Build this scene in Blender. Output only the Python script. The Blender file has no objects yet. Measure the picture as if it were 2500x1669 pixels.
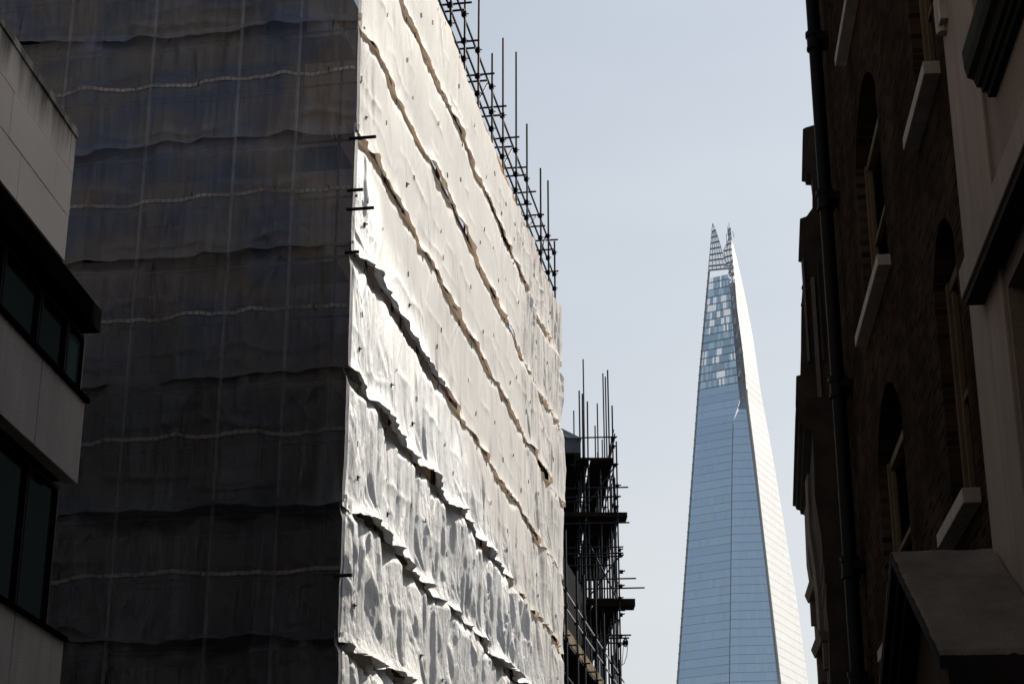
import bpy, math, random
import numpy as np
from mathutils import Vector

random.seed(7)
rad = math.radians
scene = bpy.context.scene
col = scene.collection

# ------------------------------------------------------------------ camera
CAM = np.array((0.0, 0.0, 1.6))
PITCH, AZ, FPX = math.atan(1665 / 4400.), rad(-4.74), 4400.0
_F = np.array((math.sin(AZ) * math.cos(PITCH), math.cos(AZ) * math.cos(PITCH), math.sin(PITCH)))
_R = np.array((math.cos(AZ), -math.sin(AZ), 0.0))
_U = np.cross(_R, _F)
cam = bpy.data.cameras.new('camera')
cam.sensor_width = 36.0
cam.lens = FPX / 2500.0 * 36.0
cam.clip_start, cam.clip_end = 0.1, 6000
camo = bpy.data.objects.new('camera', cam)
camo.location = CAM
camo.rotation_euler = (rad(90) + PITCH, 0, -AZ)
col.objects.link(camo)
scene.camera = camo
scene.view_settings.view_transform = 'Standard'
scene.view_settings.look = 'None'
scene.view_settings.exposure = 0
scene.render.engine = 'CYCLES'
scene.cycles.max_bounces = 8
scene.cycles.transparent_max_bounces = 12


def ray(px, py):          # survey of the photograph: direction through a photo pixel
    return FPX * _F + (px - 1250) * _R + (834.5 - py) * _U


def at_dist(px, py, D):   # the point seen at that pixel at horizontal distance D
    d = ray(px, py)
    return CAM + d * (D / math.hypot(d[0], d[1]))


def at_y(px, py, Y):
    d = ray(px, py)
    return CAM + d * (Y / d[1])


# ------------------------------------------------------------------ object helpers
def tag(o, label=None, cat=None, group=None, kind=None):
    if label: o['label'] = label
    if cat: o['category'] = cat
    if group: o['group'] = group
    if kind: o['kind'] = kind
    return o


def empty(name, loc, label, cat, group=None):
    o = bpy.data.objects.new(name, None)
    o.location = loc
    o.empty_display_size = 0.5
    col.objects.link(o)
    return tag(o, label, cat, group)


def link(name, me, parent=None):
    o = bpy.data.objects.new(name, me)
    col.objects.link(o)
    if parent is not None:
        o.parent = parent
        p, off = parent, Vector((0, 0, 0))
        while p is not None:
            off += p.location
            p = p.parent
        o.location = -off
    return o


class MB:
    """collects geometry in world coordinates; build() links ONE mesh object"""
    def __init__(s):
        s.v, s.f, s.m = [], [], []

    def face(s, pts, mi=0):
        n = len(s.v)
        s.v += [tuple(map(float, p)) for p in pts]
        s.f.append(tuple(range(n, n + len(pts))))
        s.m.append(mi)

    def hexa(s, P, mi=0):            # 8 points: bottom 4, top 4
        n = len(s.v)
        s.v += [tuple(map(float, p)) for p in P]
        for q in ((3, 2, 1, 0), (4, 5, 6, 7), (0, 1, 5, 4), (1, 2, 6, 5), (2, 3, 7, 6), (3, 0, 4, 7)):
            s.f.append(tuple(n + i for i in q))
            s.m.append(mi)

    def box(s, x0, x1, y0, y1, z0, z1, mi=0):
        s.hexa([(x0, y0, z0), (x1, y0, z0), (x1, y1, z0), (x0, y1, z0),
                (x0, y0, z1), (x1, y0, z1), (x1, y1, z1), (x0, y1, z1)], mi)

    def obox(s, o, e, n, a0, a1, b0, b1, z0, z1, mi=0):   # box in a turned frame
        o, e, n = np.array(o), np.array(e), np.array(n)
        P = []
        for z in (z0, z1):
            for a, b in ((a0, b0), (a1, b0), (a1, b1), (a0, b1)):
                q = o + e * a + n * b
                P.append((q[0], q[1], z))
        s.hexa(P, mi)

    def tube(s, p, q, r, n=8, r2=None, mi=0):
        p, q = np.array(p, float), np.array(q, float)
        d = q - p
        L = np.linalg.norm(d)
        if L < 1e-6: return
        d /= L
        a = np.cross(d, (0, 0, 1.0) if abs(d[2]) < .9 else (1.0, 0, 0))
        a /= np.linalg.norm(a)
        b = np.cross(d, a)
        base = len(s.v)
        r2 = r if r2 is None else r2
        for c, rr in ((p, r), (q, r2)):
            for i in range(n):
                t = 2 * math.pi * i / n
                s.v.append(tuple(c + rr * (math.cos(t) * a + math.sin(t) * b)))
        for i in range(n):
            j = (i + 1) % n
            s.f.append((base + i, base + j, base + n + j, base + n + i)); s.m.append(mi)
        s.f.append(tuple(base + i for i in range(n - 1, -1, -1))); s.m.append(mi)
        s.f.append(tuple(base + n + i for i in range(n))); s.m.append(mi)

    def extrude_y(s, prof, y0, y1, mi=0):      # prof: list of (x, z), closed
        n = len(prof)
        base = len(s.v)
        for y in (y0, y1):
            s.v += [(float(x), float(y), float(z)) for x, z in prof]
        for i in range(n):
            j = (i + 1) % n
            s.f.append((base + i, base + j, base + n + j, base + n + i)); s.m.append(mi)
        s.f.append(tuple(base + i for i in range(n - 1, -1, -1))); s.m.append(mi)
        s.f.append(tuple(base + n + i for i in range(n))); s.m.append(mi)

    def mesh(s, name, mats):
        me = bpy.data.meshes.new(name)
        me.from_pydata(s.v, [], s.f)
        for m in (mats if isinstance(mats, (list, tuple)) else [mats]):
            me.materials.append(m)
        me.polygons.foreach_set('material_index', s.m)
        me.update()
        return me

    def build(s, name, mats, parent=None, bevel=0.0, smooth=False):
        me = s.mesh(name, mats)
        if smooth:
            me.polygons.foreach_set('use_smooth', [True] * len(me.polygons))
            try: me.set_sharp_from_angle(angle=rad(40))
            except Exception: pass
        o = link(name, me, parent)
        if bevel:
            b = o.modifiers.new('bevel', 'BEVEL')
            b.width, b.segments, b.limit_method = bevel, 2, 'ANGLE'
        return o


# ------------------------------------------------------------------ material helpers
class NT:
    def __init__(s, name):
        s.m = bpy.data.materials.new(name)
        s.m.use_nodes = True
        s.t = s.m.node_tree
        s.t.nodes.clear()
        s.out = s.t.nodes.new('ShaderNodeOutputMaterial')

    def n(s, typ, **kw):
        nd = s.t.nodes.new(typ)
        for k, v in kw.items():
            if k.startswith('i_'):
                nd.inputs[k[2:].replace('_', ' ')].default_value = v
            else:
                setattr(nd, k, v)
        return nd

    def l(s, a, b):
        s.t.links.new(a, b)

    def coords(s, scale=(1, 1, 1), rot=(0, 0, 0), loc=(0, 0, 0), src='Object'):
        tc = s.n('ShaderNodeTexCoord')
        mp = s.n('ShaderNodeMapping')
        mp.inputs['Scale'].default_value = scale
        mp.inputs['Rotation'].default_value = rot
        mp.inputs['Location'].default_value = loc
        s.l(tc.outputs[src], mp.inputs[0])
        return mp.outputs[0]

    def noise(s, vec, scale, detail=5, rough=.55):
        nd = s.n('ShaderNodeTexNoise')
        nd.inputs['Scale'].default_value = scale
        nd.inputs['Detail'].default_value = detail
        nd.inputs['Roughness'].default_value = rough
        s.l(vec, nd.inputs['Vector'])
        return nd.outputs['Fac']

    def ramp(s, fac, stops):
        r = s.n('ShaderNodeValToRGB')
        e = r.color_ramp.elements
        while len(e) < len(stops): e.new(.5)
        for i, (p, c) in enumerate(stops):
            e[i].position = p
            e[i].color = (*c, 1) if len(c) == 3 else c
        s.l(fac, r.inputs[0])
        return r.outputs[0]

    def mix(s, fac, a, b, blend='MIX'):
        m = s.n('ShaderNodeMix', data_type='RGBA', blend_type=blend)
        for sock, val in ((m.inputs[0], fac), (m.inputs[6], a), (m.inputs[7], b)):
            if isinstance(val, (int, float)): sock.default_value = val
            elif isinstance(val, tuple): sock.default_value = (*val, 1)
            else: s.l(val, sock)
        return m.outputs[2]

    def bump(s, h, strength, dist=.02, normal=None):
        b = s.n('ShaderNodeBump')
        b.inputs['Strength'].default_value = strength
        b.inputs['Distance'].default_value = dist
        s.l(h, b.inputs['Height'])
        if normal is not None: s.l(normal, b.inputs['Normal'])
        return b.outputs[0]

    def bsdf(s, color, rough=.7, normal=None, metallic=0., spec=.4):
        p = s.n('ShaderNodeBsdfPrincipled')
        for k, v in (('Base Color', color), ('Roughness', rough)):
            if isinstance(v, tuple): p.inputs[k].default_value = (*v, 1)
            elif isinstance(v, (int, float)): p.inputs[k].default_value = v
            else: s.l(v, p.inputs[k])
        p.inputs['Metallic'].default_value = metallic
        p.inputs['Specular IOR Level'].default_value = spec
        if normal is not None: s.l(normal, p.inputs['Normal'])
        return p.outputs[0]

    def done(s, shader):
        s.l(shader, s.out.inputs[0])
        return s.m


def stone(name, base, var=.35, scale=1.2, streak=True, rough=.85, bump=.4, spec=.04, fine=60):
    t = NT(name)
    v = t.coords()
    n1 = t.noise(v, scale, 6)
    dark = tuple(c * (1 - var) for c in base)
    lite = tuple(min(1, c * (1 + var * .6)) for c in base)
    c = t.ramp(n1, [(.3, dark), (.7, lite)])
    if streak:
        n2 = t.noise(t.coords((6, 6, .5)), 1.0, 4)
        c = t.mix(t.ramp(n2, [(.35, (0, 0, 0)), (.75, (.6, .6, .6))]), c, tuple(k * .55 for k in base))
    n3 = t.noise(v, fine, 3)
    c = t.mix(.25, c, t.ramp(n3, [(.3, dark), (.7, lite)]))
    return t.done(t.bsdf(c, rough, t.bump(n3, bump, .01), spec=spec))


def plain(name, base, rough=.6, metallic=0., var=.25, spec=.4):
    t = NT(name)
    n1 = t.noise(t.coords(), 5, 4)
    c = t.ramp(n1, [(.3, tuple(k * (1 - var) for k in base)), (.7, tuple(k * (1 + var) for k in base))])
    return t.done(t.bsdf(c, rough, None, metallic, spec))


M = {}
M['asphalt'] = stone('asphalt', (.045, .045, .047), .3, 3, False)
M['paving'] = stone('paving', (.12, .115, .11), .3, 2, False)
M['steel'] = plain('galvanised_steel', (.030, .036, .044), .55, .3, .35, .2)
M['rust_steel'] = plain('rusty_steel', (.075, .04, .025), .6, .3, .4)
M['light_tube'] = plain('bright_galvanised', (.40, .42, .45), .5, .3, .3)
M['coupler'] = plain('coupler_black', (.008, .008, .009), .6, .1, .3, .1)
M['toggle'] = plain('toggle_black', (.01, .01, .01), .5, 0, .2)
M['board'] = stone('timber_board', (.42, .25, .13), .4, 3, False, fine=30)
M['dark_board'] = stone('old_board', (.028, .021, .015), .4, 3, False, fine=30)
M['pale_board'] = stone('pale_board', (.20, .155, .105), .45, 2.5, True, fine=30)
M['slate'] = plain('lead_roof', (.13, .15, .18), .6, 0, .2)
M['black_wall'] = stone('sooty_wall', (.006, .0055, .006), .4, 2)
M['ochre_frame'] = stone('ochre_timber', (.12, .092, .058), .35, 3, True, fine=25)
M['pipe'] = plain('black_iron', (.0022, .0022, .0026), .6, 0, .3, .12)
M['sill'] = stone('stone_sill', (.36, .325, .29), .3, 4, True)
M['render'] = stone('rough_render', (.235, .190, .158), .28, 1.5, True, bump=.9, fine=30)
M['render_smooth'] = stone('smooth_render', (.285, .235, .20), .18, 1.2, True, bump=.25)
M['dark_mould'] = stone('dark_moulding', (.03, .029, .027), .4, 4, True)
M['hood'] = stone('weathered_stone', (.125, .102, .085), .45, 2.5, False, bump=1.0, fine=38)
M['hood_dark'] = stone('streaked_stone', (.026, .023, .022), .7, 2.5, True, bump=.8)
M['ornate'] = stone('sooty_portland_stone', (.042, .035, .030), .5, 2.5, True)
M['ornate_pale'] = stone('paler_portland_stone', (.13, .112, .10), .4, 2.5, True)
M['timber_dark'] = stone('brown_timber', (.05, .03, .016), .4, 3, True, fine=25)
M['fascia'] = plain('dark_fascia', (.004, .0042, .0046), .9, 0, .3, .0)
M['alu'] = plain('dark_aluminium', (.006, .007, .008), .7, 0, .3, .02)

# concrete of the office on the left
M['concrete'] = stone('concrete_panel', (.46, .405, .37), .25, 1.0, True, bump=.5, fine=45)


def cladding_mat():
    t = NT('stone_cladding')
    v = t.coords()
    n1 = t.noise(t.coords((1, .6, 1.4)), .9, 5)
    c = t.ramp(n1, [(.3, (.80, .68, .58)), (.7, (.93, .79, .68))])
    # soot and moss creeping down from the coping
    sep = t.n('ShaderNodeSeparateXYZ'); t.l(v, sep.inputs[0])
    n2 = t.noise(t.coords((1, 3, .4)), 1.6, 6)
    mr = t.n('ShaderNodeMapRange'); mr.inputs[1].default_value = 8.25; mr.inputs[2].default_value = 8.97
    t.l(sep.outputs[2], mr.inputs[0])
    mul = t.n('ShaderNodeMath', operation='MULTIPLY'); t.l(mr.outputs[0], mul.inputs[0]); t.l(n2, mul.inputs[1])
    c = t.mix(t.ramp(mul.outputs[0], [(.22, (0, 0, 0)), (.5, (.9, .9, .9))]), c, (.09, .085, .065))
    n3 = t.noise(v, 50, 3)
    return t.done(t.bsdf(c, .8, t.bump(n3, .25, .01), spec=.25))


M['cladding'] = cladding_mat()


def brick_mat():
    t = NT('sooty_brick')
    v = t.coords((1, 1, 1), (0, rad(90), 0))
    # bricks on a wall facing -X: u along Y, v along Z
    tc = t.n('ShaderNodeTexCoord')
    sep = t.n('ShaderNodeSeparateXYZ'); t.l(tc.outputs['Object'], sep.inputs[0])
    cmb = t.n('ShaderNodeCombineXYZ')
    t.l(sep.outputs[1], cmb.inputs[0]); t.l(sep.outputs[2], cmb.inputs[1])
    b = t.n('ShaderNodeTexBrick')
    b.inputs['Scale'].default_value = 1.0
    b.inputs['Brick Width'].default_value = .225
    b.inputs['Row Height'].default_value = .075
    b.inputs['Mortar Size'].default_value = .006
    b.inputs['Color1'].default_value = (.058, .036, .026, 1)
    b.inputs['Color2'].default_value = (.018, .0125, .010, 1)
    b.inputs['Mortar'].default_value = (.055, .047, .04, 1)
    t.l(cmb.outputs[0], b.inputs['Vector'])
    n = t.noise(t.coords(), 1.1, 5)
    c = t.mix(t.ramp(n, [(.35, (0, 0, 0)), (.7, (.8, .8, .8))]), b.outputs['Color'], (.011, .0085, .0072))
    n3 = t.noise(t.coords(), 40, 3)
    nb = t.bump(b.outputs['Fac'], -.8, .015)
    return t.done(t.bsdf(c, .85, t.bump(n3, .5, .01, nb), spec=.0))


M['brick'] = brick_mat()


def glass_mat(name, tint, rough=.05, refl=.03):
    t = NT(name)
    n = t.noise(t.coords(), .8, 2)
    c = t.ramp(n, [(.3, tuple(k * .7 for k in tint)), (.7, tint)])
    d = t.n('ShaderNodeBsdfDiffuse'); t.l(c, d.inputs[0])
    g = t.n('ShaderNodeBsdfGlossy'); g.inputs['Roughness'].default_value = rough; g.inputs['Color'].default_value = (.6, .75, .75, 1)
    mx = t.n('ShaderNodeMixShader'); mx.inputs[0].default_value = refl
    t.l(d.outputs[0], mx.inputs[1]); t.l(g.outputs[0], mx.inputs[2])
    return t.done(mx.outputs[0])


M['pane'] = glass_mat('dark_green_glass', (.004, .0075, .008), .08, .007)
M['pane_black'] = glass_mat('black_glass', (.002, .002, .002), .2, .004)


def sheet_mat(name, base, trans, trans_col, see, grid):
    """reinforced polythene: white film, some light passing through, fine vertical crinkle"""
    t = NT(name)
    v = t.coords()
    at = t.n('ShaderNodeAttribute'); at.attribute_name = 'crumple'
    streak = t.noise(t.coords((15, 15, .8)), 1.0, 6, .68)
    fine = t.noise(t.coords((55, 55, 9)), 1.0, 3, .6)
    blot = t.noise(t.coords((1, 1, 1.0)), .55, 5)
    c = t.ramp(blot, [(.3, tuple(k * .90 for k in base)), (.7, base)])
    dirt = t.noise(t.coords((4, 4, .7)), 1.2, 5)
    c = t.mix(t.ramp(dirt, [(.52, (0, 0, 0)), (.8, (.35, .35, .35))]), c, tuple(k * .70 for k in base))
    # woven reinforcement: faint grid 12 x 25 cm
    sep = t.n('ShaderNodeSeparateXYZ'); t.l(v, sep.inputs[0])
    def line(sock, period, width):
        m1 = t.n('ShaderNodeMath', operation='PINGPONG'); m1.inputs[1].default_value = period / 2
        t.l(sock, m1.inputs[0])
        m2 = t.n('ShaderNodeMath', operation='LESS_THAN'); m2.inputs[1].default_value = width
        t.l(m1.outputs[0], m2.inputs[0])
        return m2.outputs[0]
    lz = line(sep.outputs[2], .16, .012)
    c = t.mix(t.n('ShaderNodeMath', operation='MULTIPLY').outputs[0], c, c) if False else c
    gm = t.n('ShaderNodeMath', operation='MULTIPLY'); t.l(lz, gm.inputs[0])
    ga = t.n('ShaderNodeMath', operation='MULTIPLY'); t.l(at.outputs['Fac'], ga.inputs[0]); ga.inputs[1].default_value = grid
    t.l(ga.outputs[0], gm.inputs[1])
    c = t.mix(gm.outputs[0], c, tuple(k * .55 for k in base))
    b1 = t.n('ShaderNodeBump'); b1.inputs['Distance'].default_value = .11
    vo = t.n('ShaderNodeTexVoronoi', feature='DISTANCE_TO_EDGE'); vo.inputs['Scale'].default_value = 1.0
    wv0 = t.n('ShaderNodeTexNoise'); wv0.inputs['Scale'].default_value = 2.5; t.l(v, wv0.inputs['Vector'])
    vm = t.mix(.35, v, wv0.outputs['Color'], 'ADD')
    vp = t.n('ShaderNodeMapping'); vp.inputs['Scale'].default_value = (5.5, 5.5, .9); t.l(vm, vp.inputs[0])
    t.l(vp.outputs[0], vo.inputs['Vector'])
    vs = t.n('ShaderNodeMath', operation='MULTIPLY_ADD'); vs.inputs[1].default_value = .55
    t.l(vo.outputs['Distance'], vs.inputs[0]); t.l(streak, vs.inputs[2])
    t.l(vs.outputs[0], b1.inputs['Height'])
    st = t.n('ShaderNodeMath', operation='MULTIPLY_ADD'); st.inputs[1].default_value = 1.0; st.inputs[2].default_value = .05
    t.l(at.outputs['Fac'], st.inputs[0]); t.l(st.outputs[0], b1.inputs['Strength'])
    b2 = t.n('ShaderNodeBump'); b2.inputs['Distance'].default_value = .012
    t.l(fine, b2.inputs['Height']); t.l(b1.outputs[0], b2.inputs['Normal'])
    t.l(st.outputs[0], b2.inputs['Strength'])
    shade_at = t.n('ShaderNodeAttribute'); shade_at.attribute_name = 'painted_shade'
    if not see:      # sun side: one white film, weaker light painted in below as a greyer, shinier tone
        c = t.mix(shade_at.outputs['Fac'], c, t.mix(1.0, c, (.42, .44, .47), 'MULTIPLY'))
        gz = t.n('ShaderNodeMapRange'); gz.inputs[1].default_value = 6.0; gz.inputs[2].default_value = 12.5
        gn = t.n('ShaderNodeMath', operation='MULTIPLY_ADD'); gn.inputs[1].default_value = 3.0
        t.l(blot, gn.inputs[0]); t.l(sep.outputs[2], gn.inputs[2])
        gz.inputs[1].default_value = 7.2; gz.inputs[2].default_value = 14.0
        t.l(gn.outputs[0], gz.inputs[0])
        c = t.mix(gz.outputs[0], t.mix(1.0, c, (.60, .585, .56), 'MULTIPLY'), c)  # shade painted in: film colour darkens towards the bottom
        dif = t.n('ShaderNodeBsdfDiffuse'); t.l(c, dif.inputs[0]); t.l(b2.outputs[0], dif.inputs[1])
        tr = t.n('ShaderNodeBsdfTranslucent'); tr.inputs[0].default_value = (*trans_col, 1)
        tf = t.n('ShaderNodeMapRange'); tf.inputs[3].default_value = trans; tf.inputs[4].default_value = .04
        t.l(shade_at.outputs['Fac'], tf.inputs[0])
        mx = t.n('ShaderNodeMixShader'); t.l(tf.outputs[0], mx.inputs[0])
        t.l(dif.outputs[0], mx.inputs[1]); t.l(tr.outputs[0], mx.inputs[2])
        gl = t.n('ShaderNodeBsdfGlossy'); gl.inputs['Color'].default_value = (.95, .95, .95, 1); gl.inputs['Roughness'].default_value = .6
        t.l(b2.outputs[0], gl.inputs['Normal'])
        gf = t.n('ShaderNodeMapRange'); gf.inputs[3].default_value = .09; gf.inputs[4].default_value = .34
        t.l(shade_at.outputs['Fac'], gf.inputs[0])
        mg = t.n('ShaderNodeMixShader'); t.l(gf.outputs[0], mg.inputs[0])
        t.l(mx.outputs[0], mg.inputs[1]); t.l(gl.outputs[0], mg.inputs[2])
        res = mg.outputs[0]
    else:            # shaded side: same film with shade put into a dark colour, and a brown and blue cast from the boards and tarpaulins pressed against it
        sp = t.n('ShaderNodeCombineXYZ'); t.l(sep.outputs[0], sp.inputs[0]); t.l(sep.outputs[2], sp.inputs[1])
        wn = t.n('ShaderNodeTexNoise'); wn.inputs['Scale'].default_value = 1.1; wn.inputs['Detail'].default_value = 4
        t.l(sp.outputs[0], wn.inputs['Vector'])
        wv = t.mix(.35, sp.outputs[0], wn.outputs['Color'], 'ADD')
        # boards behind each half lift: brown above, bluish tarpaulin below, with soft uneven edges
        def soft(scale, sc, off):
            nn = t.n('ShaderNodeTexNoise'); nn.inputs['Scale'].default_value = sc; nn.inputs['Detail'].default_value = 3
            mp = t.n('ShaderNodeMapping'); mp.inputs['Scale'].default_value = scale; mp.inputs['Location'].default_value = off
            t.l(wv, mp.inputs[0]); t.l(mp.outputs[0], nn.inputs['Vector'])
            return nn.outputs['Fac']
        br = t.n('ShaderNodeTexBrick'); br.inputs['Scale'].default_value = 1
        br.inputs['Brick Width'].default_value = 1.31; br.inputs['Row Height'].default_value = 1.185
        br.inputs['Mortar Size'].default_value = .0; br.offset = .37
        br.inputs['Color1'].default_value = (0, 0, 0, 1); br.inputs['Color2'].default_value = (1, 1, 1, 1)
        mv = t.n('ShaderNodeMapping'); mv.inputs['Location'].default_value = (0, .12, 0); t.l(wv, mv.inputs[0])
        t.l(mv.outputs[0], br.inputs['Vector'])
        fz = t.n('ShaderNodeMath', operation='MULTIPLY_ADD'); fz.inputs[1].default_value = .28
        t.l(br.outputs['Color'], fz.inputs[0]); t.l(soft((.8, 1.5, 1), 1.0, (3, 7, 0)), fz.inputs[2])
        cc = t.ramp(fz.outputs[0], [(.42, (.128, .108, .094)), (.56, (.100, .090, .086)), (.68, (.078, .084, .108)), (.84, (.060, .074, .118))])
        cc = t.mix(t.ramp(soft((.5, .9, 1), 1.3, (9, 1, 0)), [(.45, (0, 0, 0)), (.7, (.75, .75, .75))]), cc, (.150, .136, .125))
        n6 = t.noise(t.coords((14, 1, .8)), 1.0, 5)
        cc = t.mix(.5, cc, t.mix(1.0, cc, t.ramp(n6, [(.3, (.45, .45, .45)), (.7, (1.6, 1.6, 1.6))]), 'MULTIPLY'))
        cc = t.mix(shade_at.outputs['Fac'], cc, t.mix(1.0, cc, (.085, .09, .105), 'MULTIPLY'))  # deeper shade low on this face is painted into the colour
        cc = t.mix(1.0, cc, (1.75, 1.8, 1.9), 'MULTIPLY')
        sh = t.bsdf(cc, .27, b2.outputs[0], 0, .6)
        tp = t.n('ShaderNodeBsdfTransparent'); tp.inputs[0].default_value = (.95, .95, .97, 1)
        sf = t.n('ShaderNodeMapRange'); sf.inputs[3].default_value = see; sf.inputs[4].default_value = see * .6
        t.l(shade_at.outputs['Fac'], sf.inputs[0])
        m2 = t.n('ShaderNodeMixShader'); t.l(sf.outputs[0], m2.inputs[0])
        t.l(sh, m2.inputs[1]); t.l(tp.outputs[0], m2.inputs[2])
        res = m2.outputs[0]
    return t.done(res)


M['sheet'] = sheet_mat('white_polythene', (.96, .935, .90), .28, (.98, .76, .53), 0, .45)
M['sheet_shaded'] = sheet_mat('shaded_polythene', (.75, .75, .75), 0, (.4, .38, .36), .42, .25)  # same film as the sunlit face, darkened to stand in for shade


def band_mat():
    t = NT('eyelet_tape')
    sep = t.n('ShaderNodeSeparateXYZ'); t.l(t.coords(), sep.inputs[0])
    p = t.n('ShaderNodeMath', operation='PINGPONG'); p.inputs[1].default_value = .055
    t.l(sep.outputs[0], p.inputs[0])
    lt = t.n('ShaderNodeMath', operation='LESS_THAN'); lt.inputs[1].default_value = .012
    t.l(p.outputs[0], lt.inputs[0])
    tn = t.noise(t.coords((1.2, 1, 1)), 1.5, 4)
    c = t.mix(lt.outputs[0], t.ramp(tn, [(.35, (.14, .135, .13)), (.65, (.36, .345, .335))]), (.13, .125, .12))
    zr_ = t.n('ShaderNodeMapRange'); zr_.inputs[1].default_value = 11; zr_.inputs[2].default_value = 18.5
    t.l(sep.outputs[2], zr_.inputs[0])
    c = t.mix(zr_.outputs[0], t.mix(1.0, c, (.16, .165, .175), 'MULTIPLY'), c)  # tape colour dimmed lower down to paint in the deepening shade
    return t.done(t.bsdf(c, .5))


M['band'] = band_mat()


def patch_wall_mat():
    t = NT('patched_wall_behind')
    tc = t.n('ShaderNodeTexCoord')
    sep = t.n('ShaderNodeSeparateXYZ'); t.l(tc.outputs['Object'], sep.inputs[0])
    cmb = t.n('ShaderNodeCombineXYZ'); t.l(sep.outputs[0], cmb.inputs[0]); t.l(sep.outputs[2], cmb.inputs[1])
    wn = t.n('ShaderNodeTexNoise'); wn.inputs['Scale'].default_value = .8; t.l(cmb.outputs[0], wn.inputs['Vector'])
    add = t.mix(.12, cmb.outputs[0], wn.outputs['Color'], 'ADD')
    b = t.n('ShaderNodeTexBrick'); b.inputs['Scale'].default_value = 1
    b.inputs['Brick Width'].default_value = 1.3; b.inputs['Row Height'].default_value = .9
    b.inputs['Mortar Size'].default_value = .03; b.inputs['Mortar Smooth'].default_value = .6
    b.inputs['Color1'].default_value = (.17, .125, .10, 1); b.inputs['Color2'].default_value = (.05, .075, .14, 1)
    b.inputs['Mortar'].default_value = (.03, .03, .04, 1)
    t.l(add, b.inputs['Vector'])
    n = t.noise(t.coords((1.5, 1.5, .8)), 1.2, 5)
    c = t.mix(t.ramp(n, [(.3, (0, 0, 0)), (.75, (.8, .8, .8))]), b.outputs['Color'], (.07, .07, .085))
    return t.done(t.bsdf(c, .8))


M['patch_wall'] = patch_wall_mat()

# ------------------------------------------------------------------ world + sun
SUN_AZ, SUN_EL = AZ + rad(49), rad(38)     # azimuth clockwise from +Y
w = bpy.data.worlds.new('World')
scene.world = w
w.use_nodes = True
nt = w.node_tree
nt.nodes.clear()
sky = nt.nodes.new('ShaderNodeTexSky')
sky.sky_type = 'NISHITA'
sky.sun_disc = False
sky.sun_elevation = SUN_EL
sky.sun_rotation = SUN_AZ
sky.air_density, sky.dust_density, sky.ozone_density = 1.0, 3.0, 1.0
tcw = nt.nodes.new('ShaderNodeTexCoord')
sepw = nt.nodes.new('ShaderNodeSeparateXYZ')
nt.links.new(tcw.outputs['Generated'], sepw.inputs[0])
hz = nt.nodes.new('ShaderNodeValToRGB')     # pale haze, thicker towards the horizon
hz.color_ramp.elements[0].position = .15
hz.color_ramp.elements[0].color = (8.0, 8.3, 8.35, 1)
hz.color_ramp.elements[1].position = .58
hz.color_ramp.elements[1].color = (5.6, 6.25, 7.15, 1)
nt.links.new(sepw.outputs[2], hz.inputs[0])
mxw = nt.nodes.new('ShaderNodeMix'); mxw.data_type = 'RGBA'
mxw.inputs[0].default_value = .80
nt.links.new(sky.outputs[0], mxw.inputs[6])
nt.links.new(hz.outputs[0], mxw.inputs[7])
# thin high veil of cloud
nz = nt.nodes.new('ShaderNodeTexNoise'); nz.inputs['Scale'].default_value = 2.2; nz.inputs['Detail'].default_value = 5
mpw = nt.nodes.new('ShaderNodeMapping'); mpw.inputs['Scale'].default_value = (1, 1, 3.0)
nt.links.new(tcw.outputs['Generated'], mpw.inputs[0]); nt.links.new(mpw.outputs[0], nz.inputs['Vector'])
rv = nt.nodes.new('ShaderNodeValToRGB')
rv.color_ramp.elements[0].position = .35; rv.color_ramp.elements[0].color = (.925, .935, .95, 1)
rv.color_ramp.elements[1].position = .7; rv.color_ramp.elements[1].color = (1.06, 1.05, 1.04, 1)
nt.links.new(nz.outputs['Fac'], rv.inputs[0])
mlt = nt.nodes.new('ShaderNodeMix'); mlt.data_type = 'RGBA'; mlt.blend_type = 'MULTIPLY'; mlt.inputs[0].default_value = 1
nt.links.new(mxw.outputs[2], mlt.inputs[6]); nt.links.new(rv.outputs[0], mlt.inputs[7])
# the hazy sky is brighter towards the sun and darker opposite it
dt = nt.nodes.new('ShaderNodeVectorMath'); dt.operation = 'DOT_PRODUCT'
dt.inputs[1].default_value = (math.sin(SUN_AZ) * math.cos(SUN_EL), math.cos(SUN_AZ) * math.cos(SUN_EL), math.sin(SUN_EL))
nt.links.new(tcw.outputs['Generated'], dt.inputs[0])
dr = nt.nodes.new('ShaderNodeValToRGB')
dmap = nt.nodes.new('ShaderNodeMapRange'); dmap.inputs[1].default_value = -1; dmap.inputs[2].default_value = 1
nt.links.new(dt.outputs['Value'], dmap.inputs[0]); nt.links.new(dmap.outputs[0], dr.inputs[0])
for i_, (p_, v_) in enumerate(((.0, .26), (.45, .34), (.80, 1.0), (1.0, 1.22))):
    if i_ > 1: dr.color_ramp.elements.new(p_)
    dr.color_ramp.elements[i_].position = p_
    dr.color_ramp.elements[i_].color = (v_, v_, v_, 1)
ml2 = nt.nodes.new('ShaderNodeMix'); ml2.data_type = 'RGBA'; ml2.blend_type = 'MULTIPLY'; ml2.inputs[0].default_value = 1
nt.links.new(mlt.outputs[2], ml2.inputs[6]); nt.links.new(dr.outputs[0], ml2.inputs[7])
bg = nt.nodes.new('ShaderNodeBackground')
bg.inputs['Strength'].default_value = .094
nt.links.new(ml2.outputs[2], bg.inputs[0])
wo = nt.nodes.new('ShaderNodeOutputWorld')
nt.links.new(bg.outputs[0], wo.inputs[0])

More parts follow.
